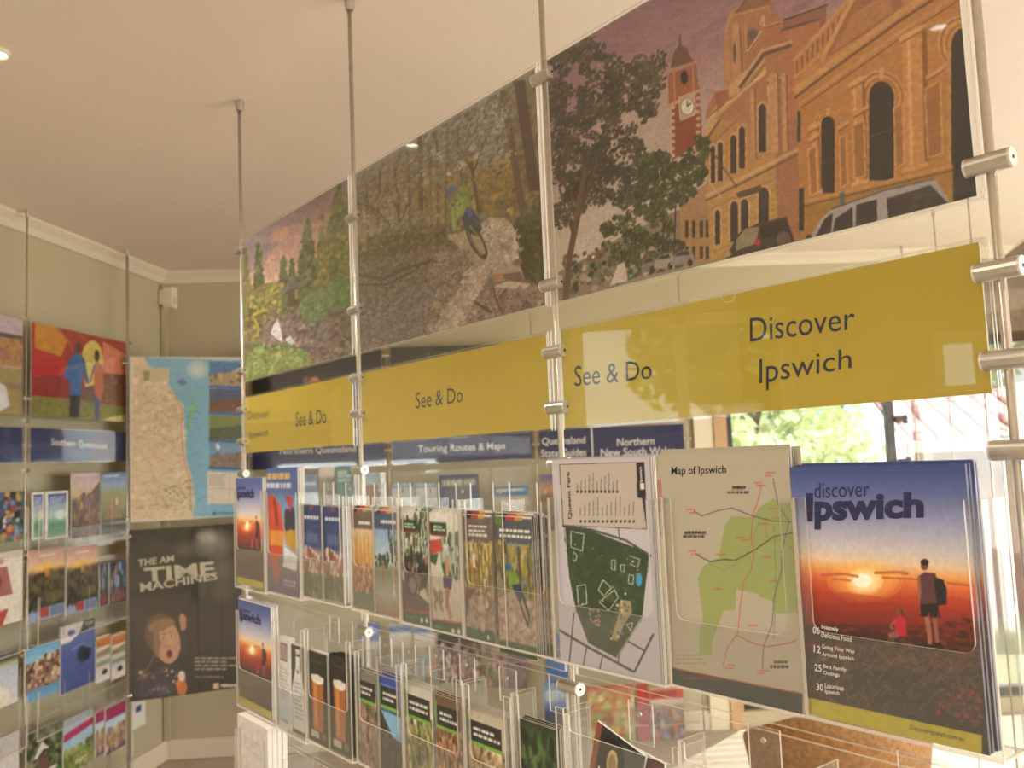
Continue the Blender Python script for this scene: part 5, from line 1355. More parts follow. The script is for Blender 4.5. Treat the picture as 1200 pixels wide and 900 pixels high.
def c_kite(A):
    A.g([(0, (70, 96, 168)), (0.2, (80, 104, 170)), (0.24, (96, 140, 196)), (0.6, (170, 190, 210)), (0.7, (120, 116, 130)), (1, (96, 80, 120))]); A.t(0.05, 0.04, 0.85, 0.1, 1, (224, 176, 90), 0.95, 0.8); A.t(0.02, 0.12, 0.9, 0.17, 1, (206, 210, 226), 0.95, 0.8)
    A.p([(0.05, 0.26), (0.2, 0.2), (0.45, 0.3), (0.55, 0.5), (0.48, 0.68), (0.3, 0.78), (0.08, 0.76)], (226, 70, 36)); A.p([(0.1, 0.5), (0.54, 0.5), (0.5, 0.62), (0.1, 0.62)], (240, 150, 40)); A.l([(0.25, 0.24), (0.35, 0.46)], 0.08, (150, 40, 50)); A.p([(0.6, 0.22), (0.85, 0.24), (0.75, 0.34)], (214, 40, 44)); A.s([(0.6, 0.36), (0.85, 0.36), (0.85, 0.46), (0.6, 0.46)], 30, 0.05, [(40, 40, 50), (60, 60, 70)], 0.9)
    A.p([(0.55, 0.5), (0.9, 0.48), (0.95, 0.66), (0.6, 0.6)], (206, 150, 40)); A.p([(0.55, 0.62), (0.95, 0.68), (0.9, 0.8), (0.5, 0.78)], (226, 226, 232)); A.p([(0.15, 0.78), (0.45, 0.78), (0.35, 0.9), (0.25, 0.92)], (196, 80, 90)); A.t(0.5, 0.88, 0.95, 0.94, 2, (200, 190, 210))
def c_bridge(A):
    A.g([(0, (38, 56, 116)), (0.45, (46, 70, 130)), (0.52, (190, 150, 130)), (0.72, (170, 150, 140)), (0.75, (120, 130, 110)), (1, (110, 110, 80))]); A.p([(0, 0.5), (0.3, 0.44), (1, 0.56), (1, 0.75), (0, 0.72)], (206, 176, 160)); A.s([(0, 0.5), (0.3, 0.47), (1, 0.58), (1, 0.74), (0, 0.72)], 110, 0.06, [(160, 84, 66), (224, 200, 186), (120, 80, 80), (206, 130, 96)], 0.85, 0.8); A.s([(0, 0.74), (1, 0.74), (1, 1), (0, 1)], 90, 0.06, [(140, 146, 126), (100, 100, 80), (80, 90, 60)], 0.8); A.t(0.1, 0.12, 0.9, 0.17, 1, (226, 226, 236), 0.9, 0.7); A.l([(0.2, 0.35), (0.8, 0.36)], 0.1, (90, 110, 160), 0.7); A.e(0.5, 0.03, 0.12, 0.03, (150, 60, 80), 0.8)
def c_pale(A):
    A.g([(0, (216, 208, 206)), (0.5, (222, 218, 216)), (0.85, (190, 206, 222)), (1, (226, 214, 214))]); A.r4(0.25, 0.06, 0.8, 0.26, (120, 96, 96)); A.r4(0.3, 0.08, 0.75, 0.24, (170, 140, 136)); A.t(0.2, 0.34, 0.85, 0.7, 9, (120, 116, 120), 0.7, 0.35); A.t(0.2, 0.9, 0.85, 0.95, 1, (150, 90, 90))
def c_bottle(A):
    A.g([(0, (70, 66, 62)), (1, (84, 78, 74))]); A.p([(0.35, 0.05), (0.65, 0.05), (0.65, 0.25), (0.95, 0.5), (0.95, 0.95), (0.05, 0.95), (0.05, 0.5), (0.35, 0.25)], (222, 218, 220)); A.t(0.2, 0.42, 0.85, 0.85, 9, (110, 110, 120), 0.75, 0.4); A.r4(0.36, 0.1, 0.64, 0.13, (90, 80, 80)); A.e(0.5, 0.3, 0.08, 0.025, (120, 100, 100))
def c_beer(A):
    A.g([(0, (30, 26, 26)), (1, (44, 34, 32))]); A.p([(0.2, 0.3), (0.8, 0.3), (0.74, 0.86), (0.26, 0.86)], (186, 96, 34)); A.p([(0.3, 0.34), (0.48, 0.34), (0.46, 0.82), (0.34, 0.82)], (222, 140, 50)); A.e(0.5, 0.3, 0.31, 0.05, (236, 228, 214)); A.r4(0.2, 0.26, 0.8, 0.31, (232, 222, 206)); A.r4(0.15, 0.87, 0.55, 0.94, (216, 206, 196), 0.85); A.e(0.78, 0.9, 0.12, 0.04, (110, 100, 90)); A.t(0.2, 0.1, 0.8, 0.14, 1, (120, 100, 80), 0.7)
def c_trail(sky, land, strip=True):
    def f(A):
        A.g([(0, sky), (0.35, tuple(min(255, int(c * 1.15)) for c in sky)), (0.42, land[0]), (1, land[1])])
        A.s([(0, 0.36), (1, 0.3), (1, 1), (0, 1)], 240, 0.05, [land[0], land[1], tuple(int(c * 0.6) for c in land[0]), tuple(min(255, int(c * 1.3)) for c in land[1])], 0.8)
        A.r4(0.06, 0.1, 0.92, 0.3, (38, 40, 40)); A.p([(0.06, 0.3), (0.92, 0.3), (0.92, 0.335), (0.06, 0.335)], (120, 180, 50)); A.r4(0, 0.06, 0.06, 0.34, (110, 170, 50)); A.t(0.16, 0.16, 0.88, 0.27, 2, (236, 232, 226), 0.95, 0.5)
        person(A, 0.5, 0.55, 0.2, (60, 50, 70), (40, 40, 50))
    return f
def c_cliff(A):
    c_trail((70, 110, 190), ((66, 60, 56), (50, 54, 50)))(A); A.p([(0.05, 0.36), (1, 0.36), (1, 0.62), (0.6, 0.6)], (120, 176, 220)); A.r4(0, 0, 1, 0.08, (40, 70, 160))
def c_dark_green(A):
    A.g([(0, (40, 52, 34)), (0.2, (80, 120, 50)), (0.35, (40, 46, 36)), (1, (34, 40, 34))]); A.s([(0, 0.1), (1, 0.1), (1, 0.9), (0, 0.9)], 120, 0.08, [(50, 66, 44), (30, 36, 30), (90, 126, 60)], 0.7)

GPAGE = mat('grey_page_edges', (168, 158, 148), 0.6, noise=0.2, scale=200)
ROW1 = 'leaflets in the upper row of the front display'
ROW2 = 'leaflets in the lower row of the front display'
# upper row, far bay
h11 = holder(MD, RS[0] + 0.013, RS[1] - 0.013, -0.345, -0.002, 'clear acrylic holder, farthest bay upper row', GHD)
px_pocket(h11, 275.5, 310.5, 575, 692)
px_pocket(h11, 311.5, 352, 577, 699, screws=False)
px_pocket(h11, 353, 404, 581, 706, n=2)
m2 = brochure('magazine', MD, OFF, (277, 308.5, 560, 687), magme, 'sunset hiker magazine at the left end of the upper row', 'magazine', GM, 0.004, 2, 'copy behind the sunset hiker magazine at the left end of the upper row'); mag_text(m2, 1)
brochure('brochure', MD, OFF, (313, 350, 549, 696), leaf(c_kite, 40, 44, 100), 'tall blue brochure with a red and orange balloon', 'brochure', ROW1, 0.003, 4, 'copy behind the blue balloon brochure')
cb = leaf(c_bridge, 41)
brochure('leaflet', MD, OFF, (355, 377, 592, 700), cb, 'dark blue leaflet with a crowd, left of its twin', 'leaflet', ROW1, 0.002, 3, 'copy behind the left dark blue crowd leaflet')
brochure('leaflet', MD, OFF, (380, 402, 594, 704), cb, 'dark blue leaflet with a crowd, right of its twin', 'leaflet', ROW1, 0.002, 8, 'copy behind the right dark blue crowd leaflet')
# upper row, middle bay
h12 = holder(MD, RS[1] + 0.013, RS[2] - 0.013, -0.345, -0.002, 'clear acrylic holder with six leaflet pockets, middle bay upper row', GHD)
px_pocket(h12, 411, 467.5, 583, 721, n=2)
px_pocket(h12, 468.5, 540.5, 585, 738, n=2, lip=0.42)
px_pocket(h12, 542, 647, 587, 760, n=2)
for box, fn, sd, lab, cp in (((413, 437, 596, 714), c_red_falls, 50, 'leaflet with brown header over an orange picture', 3), ((440, 466, 598, 721), c_blue_trip, 51, 'leaflet with blue header over people at a lake', 3), ((471, 501.5, 599, 731), c_green_bike, 52, 'white and green leaflet with cyclists', 5), ((505, 539, 601, 744), c_green_run, 53, 'white and green leaflet with a runner', 5), ((545, 578, 603, 753), c_bush_walk, 54, 'leaflet with brown header over bush walkers', 5), ((583, 626, 605, 768), c_bike_trail, 55, 'leaflet with grey header over a trail cyclist', 9)):
    brochure('leaflet', MD, OFF, box, leaf(fn, sd, 40, 100), lab, 'leaflet', ROW1, 0.0022, cp, 'copy behind the ' + lab, 0.008, 0.002, page=GPAGE)
# lower row, far bay
h21 = holder(MD, RS[0] + 0.013, RS[1] - 0.013, -0.70, -0.356, 'clear acrylic holder, farthest bay lower row', GHD)
px_pocket(h21, 278, 323, 722, 838)
px_pocket(h21, 324, 358, 735, 862, screws=False)
px_pocket(h21, 359, 412, 745, 880, n=2)
m3 = brochure('magazine', MD, OFF, (280, 318, 707, 833), magme, 'sunset hiker magazine at the left end of the lower row', 'magazine', GM, 0.004, 3, 'copy behind the sunset hiker magazine at the left end of the lower row'); mag_text(m3, 1)
brochure('leaflet', MD, OFF, (326, 340, 748, 853), leaf(c_pale, 60), 'narrow pale leaflet with a small portrait', 'leaflet', ROW2, 0.002, 4, 'copy behind the narrow pale leaflet')
brochure('leaflet', MD, OFF, (342, 357, 757, 860), leaf(c_bottle, 61), 'leaflet with a white bottle shape on dark grey', 'leaflet', ROW2, 0.002, 2, 'copy behind the white bottle leaflet')
be = leaf(c_beer, 62)
brochure('leaflet', MD, OFF, (361, 384, 765, 871), be, 'black leaflet with a glass of beer, left of its twin', 'leaflet', ROW2, 0.002, 4, 'copy behind the left beer leaflet')
brochure('leaflet', MD, OFF, (387, 410, 770, 883), be, 'black leaflet with a glass of beer, right of its twin', 'leaflet', ROW2, 0.002, 9, 'copy behind the right beer leaflet', page=mat('black_pages', (34, 30, 30), 0.5))
# lower row, middle bay
h22 = holder(MD, RS[1] + 0.013, RS[2] - 0.013, -0.70, -0.356, 'clear acrylic holder with leaflet pockets, middle bay lower row', GHD)
px_pocket(h22, 418, 472, 772, 907, n=2)
px_pocket(h22, 473.5, 544, 788, 928, n=2)
px_pocket(h22, 546, 601, 810, 955, screws=True)
px_pocket(h22, 603, 664, 822, 975)
for box, fn, sd, lab, cp in (((420, 442, 789, 897), c_trail((120, 120, 100), ((120, 110, 70), (150, 110, 100))), 70, 'trail leaflet with pale grey top, leftmost of the lower middle bay', 6), ((446, 470, 796, 908), c_cliff, 71, 'trail leaflet with a blue sky over a cliff', 5), ((476, 507, 806, 925), c_trail((196, 190, 176), ((120, 124, 70), (160, 150, 90))), 72, 'trail leaflet with pale top over yellow grass', 6), ((512, 542, 819, 938), c_trail((110, 78, 60), ((140, 92, 60), (170, 120, 84))), 73, 'trail leaflet with brown top over red rock', 5), ((550, 592, 838, 960), c_trail((190, 176, 150), ((160, 130, 80), (176, 150, 110))), 74, 'trail leaflet with a thick stack behind it, over dry grass', 9), ((612, 655, 850, 980), c_dark_green, 75, 'dark green leaflet at the right of the lower middle bay', 3)):
    brochure('leaflet', MD, OFF, box, leaf(fn, sd, 40, 90), lab, 'leaflet', ROW2, 0.0024, cp, 'copy behind the ' + lab, 0.006, 0.002, page=GPAGE)
# lower row, near bay
h23 = holder(MD, RS[2] + 0.013, RS[3] - 0.013, -0.70, -0.356, 'clear acrylic holder with near-empty pockets, nearest bay lower row', GHD)
px_pocket(h23, 668, 800, 858, 1060, lip=0.9, strip=0.01, rnd=0.004)
px_pocket(h23, 803, 960, 893, 1110, lip=0.9, strip=0.01, rnd=0.004)
px_pocket(h23, 963, 1180, 936, 1180, lip=0.9, strip=0.01, rnd=0.004)
def c_gallery(A):
    A.g([(0, (150, 80, 56)), (0.1, (60, 58, 48)), (1, (40, 30, 32))]); A.p([(0.12, 0), (1, 0), (1, 1), (0.12, 1)], (40, 44, 40)); A.p([(0.5, 0.05), (1, 0.02), (1, 0.5), (0.55, 0.6)], (70, 80, 70)); A.e(0.4, 0.26, 0.26, 0.22, (28, 26, 28)); A.e(0.42, 0.27, 0.11, 0.12, (214, 180, 110)); A.e(0.42, 0.27, 0.07, 0.08, (150, 120, 70)); A.p([(0.36, 0.38), (0.46, 0.38), (0.5, 0.5), (0.3, 0.52)], (196, 150, 124)); A.p([(0.28, 0.46), (0.5, 0.44), (0.52, 0.75), (0.26, 0.75)], (80, 34, 40)); A.l([(0.46, 0.5), (0.5, 0.8)], 0.07, (206, 170, 140)); A.p([(0.12, 0.7), (0.3, 0.62), (0.3, 1), (0.12, 1)], (30, 24, 26)); A.r4(0, 0, 0.12, 1, (150, 70, 52))
ga = brochure('booklet', MD, 0.035, (677, 731, 852, 985), leaf(c_gallery, 80, 60, 110), 'dark tilted booklet with a portrait in an oval, in a near-empty pocket', 'booklet', ROW2, 0.004)
ga.o.rotation_euler = (0, math.radians(17), MD.a)
lettering(ga.o, 'MADAM', rectq(-0.032, 0.02, ga.h * 0.56, ga.h * 0.63), -0.0006, WHITE, 0.01)
def c_maroon(A):
    A.g([(0, (110, 30, 40)), (1, (84, 24, 34))]); A.r4(0, 0, 1, 0.05, (60, 20, 26)); A.t(0.1, 0.2, 0.9, 0.3, 2, (170, 110, 110))
mr = brochure('booklet', MD, 0.022, (728, 768, 880, 1010), leaf(c_maroon, 81, 30, 60), 'dark red booklet leaning behind the tilted portrait booklet', 'booklet', ROW2, 0.005)
mr.o.rotation_euler = (0, math.radians(8), MD.a)
# third row, far bay: thick white stack
h31 = holder(MD, RS[0] + 0.013, RS[1] - 0.013, -1.06, -0.71, 'clear acrylic holder at the bottom left, farthest bay', GHD)
px_pocket(h31, 277, 335, 872, 985, f=0.075, screws=False)
def c_white(A):
    A.g([(0, (226, 216, 214)), (1, (216, 202, 196))]); A.r4(0.1, 0.14, 0.14, 0.9, (170, 150, 120)); A.r4(0.86, 0.14, 0.89, 0.9, (140, 130, 110)); A.l([(0.18, 0.3), (0.8, 0.34)], 0.01, (190, 170, 160)); A.l([(0.18, 0.5), (0.8, 0.54)], 0.01, (190, 170, 160)); A.t(0.25, 0.2, 0.75, 0.28, 2, (196, 180, 172))
brochure('booklet', MD, 0.072, (279, 314, 846, 960), leaf(c_white, 82, 30, 60), 'thick white booklet at the bottom left of the display', 'booklet', 'white booklets at bottom left', 0.012, 3, 'white booklet stacked behind the thick white one')
bl = brochure('booklet', MD, 0.018, (300, 330, 842, 950), leaf(lambda A: A.g([(0, (96, 150, 200)), (1, (120, 160, 200))]), 83, 12, 20), 'light blue booklet behind the white booklets at bottom left', 'booklet', None, 0.004)

# --- left wall
GLB = 'brochures on the left wall'
GLH = 'acrylic holders on the left wall'
OL = 0.030
LABR = ('top', 'second', 'third', 'lowest')
LT = [-0.30, -0.665, -1.03, -1.39]
for r in range(4):
    hh = holder(LW, LR[0] + 0.02, LR[1] - 0.02, LT[r] - 0.02, LT[r] + 0.30, 'clear holder under the balloon photo, %s row' % LABR[r], GLH)
    pocket(hh, LR[0] + 0.03, LR[1] - 0.03, LT[r], LT[r] + 0.19, 0.036, 4, 0.45, 0.01, 0.006, screws=False)
    hh = holder(LW, LR[0] - 0.66, LR[0] - 0.02, LT[r] - 0.02, LT[r] + 0.30, 'clear holder at the left edge of the picture, %s row' % LABR[r], GLH)
    pocket(hh, LR[0] - 0.65, LR[0] - 0.03, LT[r], LT[r] + 0.19, 0.036, 3, 0.45, 0.01, 0.006, screws=False)
def l_market(A):
    A.g([(0, (60, 50, 60)), (1, (70, 80, 110))]); A.s(FULL, 160, 0.07, [(180, 50, 44), (60, 110, 70), (220, 200, 190), (60, 70, 120), (206, 150, 60), (40, 36, 40), (110, 130, 170)], 0.9)
def l_greenwhite(A):
    A.g([(0, (230, 226, 220)), (1, (230, 226, 220))]); A.g([(0.06, (60, 84, 150)), (0.3, (150, 170, 200)), (0.5, (170, 200, 190)), (0.7, (90, 150, 110)), (0.94, (120, 176, 140))], [(0.1, 0.05), (0.9, 0.05), (0.9, 0.95), (0.1, 0.95)]); A.e(0.65, 0.5, 0.25, 0.1, (214, 224, 222)); A.t(0.2, 0.12, 0.8, 0.26, 3, (220, 226, 240), 0.7, 0.5)
def l_gorge(A):
    A.g([(0, (190, 160, 170)), (0.2, (206, 180, 170)), (0.35, (214, 176, 120)), (0.5, (110, 80, 60)), (1, (90, 64, 56))]); A.p([(0.3, 0.5), (1, 0.14), (1, 1), (0.3, 1)], (110, 76, 54)); A.s([(0, 0.45), (1, 0.25), (1, 1), (0, 1)], 120, 0.06, [(130, 90, 60), (84, 64, 52), (150, 110, 70), (100, 70, 70)], 0.8); person(A, 0.55, 0.42, 0.22, (90, 110, 160), (130, 90, 70)); person(A, 0.35, 0.46, 0.2, (190, 150, 120), (120, 80, 70)); A.t(0.1, 0.03, 0.9, 0.08, 1, (224, 210, 206))
def l_hikers(A):
    A.g([(0, (70, 110, 170)), (0.2, (130, 160, 196)), (0.34, (150, 150, 90)), (0.6, (140, 130, 60)), (0.8, (70, 64, 50)), (1, (50, 50, 50))]); A.p([(0, 0.45), (0.4, 0.32), (1, 0.36), (1, 0.5)], (150, 140, 70)); A.p([(0.1, 0.75), (0.5, 0.4), (0.85, 0.75)], (150, 110, 70)); person(A, 0.6, 0.42, 0.24, (206, 190, 120), (140, 110, 80)); person(A, 0.4, 0.5, 0.2, (170, 120, 80), (120, 90, 70)); A.t(0.1, 0.04, 0.9, 0.1, 1, (226, 230, 236), 0.9, 0.6)
def l_dancers(A):
    A.g([(0, (226, 216, 200)), (1, (220, 206, 190))]); A.p([(0.3, 0.2), (0.6, 0.2), (0.75, 0.6), (0.25, 0.6)], (170, 96, 90)); A.e(0.45, 0.12, 0.08, 0.05, (200, 150, 130)); A.p([(0.35, 0.8), (0.65, 0.78), (0.5, 1), (0.35, 1)], (190, 60, 56)); A.e(0.4, 0.4, 0.07, 0.1, (120, 50, 60))
def l_sunset(A):
    A.g([(0, (196, 140, 130)), (0.2, (224, 176, 150)), (0.27, (240, 190, 110)), (0.34, (120, 90, 70)), (0.6, (66, 60, 44)), (0.82, (60, 56, 44)), (0.83, (130, 150, 190)), (1, (150, 160, 190))]); A.glow(0.45, 0.28, 0.3, 0.1, (250, 190, 80), 0.9); A.p([(0.35, 0.3), (0.6, 0.28), (0.55, 0.5), (0.4, 0.5)], (206, 130, 40), 0.7); A.s([(0, 0.36), (1, 0.36), (1, 0.82), (0, 0.82)], 140, 0.05, [(80, 76, 50), (50, 46, 40), (110, 96, 56), (40, 40, 34)], 0.8); A.e(0.7, 0.7, 0.25, 0.08, (120, 110, 60), 0.7); A.p([(0.3, 0.83), (0.55, 0.83), (0.55, 0.97), (0.3, 0.95)], (180, 60, 60)); A.r4(0.6, 0.85, 0.95, 0.97, (110, 120, 160)); A.t(0.3, 0.08, 0.9, 0.13, 1, (240, 224, 214), 0.9, 0.6)
def l_navy(A):
    A.g([(0, (40, 54, 90)), (1, (40, 44, 60))]); A.s([(0, 0.05), (1, 0.05), (1, 0.6), (0, 0.6)], 50, 0.12, [(120, 150, 190), (60, 80, 60), (150, 110, 90), (30, 36, 56)], 0.8); A.r4(0.1, 0.68, 0.9, 0.92, (70, 60, 70)); A.s([(0.1, 0.68), (0.9, 0.68), (0.9, 0.92), (0.1, 0.92)], 14, 0.1, [(170, 70, 60), (110, 80, 90)], 0.8)
def l_church(A):
    A.g([(0, (60, 60, 60)), (0.12, (80, 84, 60)), (0.2, (170, 176, 120)), (0.3, (180, 184, 206)), (1, (206, 204, 196))]); A.p([(0.2, 1), (0.3, 0.6), (0.4, 0.42), (0.5, 0.6), (0.75, 0.72), (0.75, 1)], (220, 214, 190))
def l_cliffs(A):
    A.g([(0, (96, 170, 214)), (0.25, (140, 190, 220)), (0.3, (130, 90, 76)), (0.75, (150, 110, 90)), (0.8, (90, 150, 190)), (1, (110, 170, 206))]); A.s([(0, 0.3), (0.5, 0.25), (1, 0.2), (1, 0.7), (0, 0.75)], 110, 0.06, [(190, 150, 120), (110, 66, 54), (90, 60, 56), (220, 190, 160), (150, 90, 60)], 0.85)
def l_eye(A):
    A.g([(0, (110, 130, 180)), (0.5, (70, 90, 160)), (1, (60, 80, 150))]); A.p([(0, 0), (0.7, 0), (0.5, 0.18), (0.25, 0.26), (0, 0.26)], (228, 222, 216)); A.p([(0.66, 0), (1, 0), (1, 0.12), (0.55, 0.18)], (36, 36, 46)); A.e(0.3, 0.13, 0.1, 0.05, (40, 100, 180)); A.e(0.68, 0.5, 0.22, 0.14, (40, 50, 84)); A.e(0.72, 0.52, 0.1, 0.09, (24, 30, 44)); A.l([(0.3, 0.38), (0.6, 0.34), (0.9, 0.44)], 0.04, (120, 140, 200), 0.7); A.t(0.7, 0.03, 0.97, 0.1, 2, (220, 214, 206))
def l_slim(A):
    A.g([(0, (220, 206, 196)), (0.08, (214, 120, 60)), (0.22, (196, 110, 60)), (0.26, (226, 214, 204)), (0.4, (110, 140, 90)), (0.5, (220, 206, 196)), (0.6, (120, 140, 110)), (0.68, (206, 196, 186)), (1, (226, 214, 206))]); A.e(0.6, 0.8, 0.2, 0.06, (60, 60, 60)); A.l([(0, 0.42), (1, 0.3)], 0.04, (190, 70, 60))
def l_house(A):
    A.g([(0, (214, 206, 200)), (1, (206, 196, 190))]); A.p([(0.2, 0.8), (0.4, 0.5), (0.7, 0.8), (0.7, 1), (0.2, 1)], (150, 140, 136)); A.t(0.1, 0.2, 0.6, 0.32, 1, (110, 100, 100))
def l_ferns(A):
    A.g([(0, (150, 130, 110)), (0.2, (90, 100, 60)), (1, (60, 80, 44))]); A.s(FULL, 160, 0.07, [(60, 84, 44), (110, 124, 70), (44, 52, 34), (150, 140, 110)], 0.85); A.p([(0.2, 0.5), (0.42, 0.25), (0.62, 0.42), (0.45, 0.4), (0.28, 0.52)], (216, 206, 200)); A.p([(0.3, 0.55), (0.55, 0.45), (0.65, 0.9), (0.4, 0.95)], (110, 76, 60)); A.e(0.7, 0.82, 0.15, 0.04, (214, 206, 190)); A.p([(0.6, 0.9), (1, 0.85), (1, 1), (0.6, 1)], (50, 120, 60))
def l_band(A):
    A.g([(0, (170, 190, 206)), (0.2, (170, 190, 206)), (0.5, (150, 190, 220)), (0.62, (170, 180, 140)), (0.7, (110, 130, 60)), (1, (150, 160, 70))]); A.p([(0, 0.26), (1, 0.16), (1, 0.3), (0, 0.4)], (190, 40, 96)); A.s([(0, 0.62), (1, 0.55), (1, 1), (0, 1)], 90, 0.07, [(120, 140, 60), (160, 164, 80), (90, 100, 50)], 0.8); A.t(0.4, 0.82, 0.8, 0.9, 2, (220, 220, 200))
def l_magenta(A):
    A.g([(0, (176, 30, 96)), (0.26, (170, 34, 96)), (0.28, (176, 206, 226)), (0.5, (206, 216, 220)), (0.56, (150, 130, 70)), (0.75, (170, 110, 70)), (0.85, (110, 80, 120)), (1, (90, 70, 110))]); A.s([(0, 0.5), (1, 0.45), (1, 0.9), (0, 0.9)], 60, 0.08, [(190, 130, 80), (120, 96, 120), (150, 140, 90), (200, 170, 150)], 0.8)
for box, fn, sd, lab, nm in (
    ((-22, 28, 577, 636), l_market, 100, 'colourful market brochure at the left edge, top row', 'brochure'),
    ((38, 51, 577, 632), l_greenwhite, 101, 'white-bordered green and blue leaflet, left of two, left wall top row', 'leaflet'), ((53.5, 80, 576, 631), l_greenwhite, 101, 'white-bordered green and blue leaflet, right of two, left wall top row', 'leaflet'),
    ((84, 117, 554, 629), l_gorge, 102, 'brochure with walkers under a brown cliff, left wall top row', 'brochure'), ((119, 148, 554, 625), l_hikers, 103, 'brochure with hikers under a blue sky, left wall top row', 'brochure'),
    ((-22, 26.5, 648, 733), l_dancers, 104, 'white brochure with red figures at the left edge, second row', 'brochure'),
    ((33, 76, 643, 725), l_sunset, 105, 'sunset forest brochure, left of its twin on the left wall', 'brochure'), ((78, 114, 640, 717), l_sunset, 105, 'sunset forest brochure, right of its twin on the left wall', 'brochure'),
    ((117, 126.5, 661, 709), l_navy, 106, 'small navy leaflet, left of its twin by the dark poster', 'leaflet'), ((128.5, 148, 658, 706), l_navy, 106, 'small navy leaflet, right of its twin by the dark poster', 'leaflet'),
    ((-20, 21, 768, 830), l_church, 107, 'pale brochure with a church spire at the left edge, third row', 'brochure'),
    ((30, 70, 756, 818), l_cliffs, 108, 'blue brochure with brown rock stacks, left wall third row', 'brochure'), ((71.5, 111, 730, 806), l_eye, 109, 'deep blue brochure with a dark eye, left wall third row', 'brochure'),
    ((113, 129, 745, 798), l_slim, 110, 'slim orange and white leaflet, left of its twin, third row', 'leaflet'), ((131, 147, 742, 794), l_slim, 110, 'slim orange and white leaflet, right of its twin, third row', 'leaflet'),
    ((-20, 22, 866, 925), l_house, 111, 'grey brochure with a sketched house at the left edge, lowest row', 'brochure'),
    ((31, 73, 852, 916), l_ferns, 112, 'green brochure with a pale tent roof, left wall lowest row', 'brochure'), ((74.5, 109, 838, 900), l_band, 113, 'brochure with a pink band over green fields, left wall lowest row', 'brochure'), ((112, 122, 832, 885), l_magenta, 114, 'magenta-topped leaflet, left of its twin, lowest row', 'leaflet'), ((124, 147, 826, 879), l_magenta, 114, 'magenta-topped leaflet, right of its twin, lowest row', 'leaflet')):
    brochure(nm, LW, OL, box, leaf(fn, sd, 40, 60), lab, nm, GLB, 0.003, 1, 'copy behind the ' + lab)

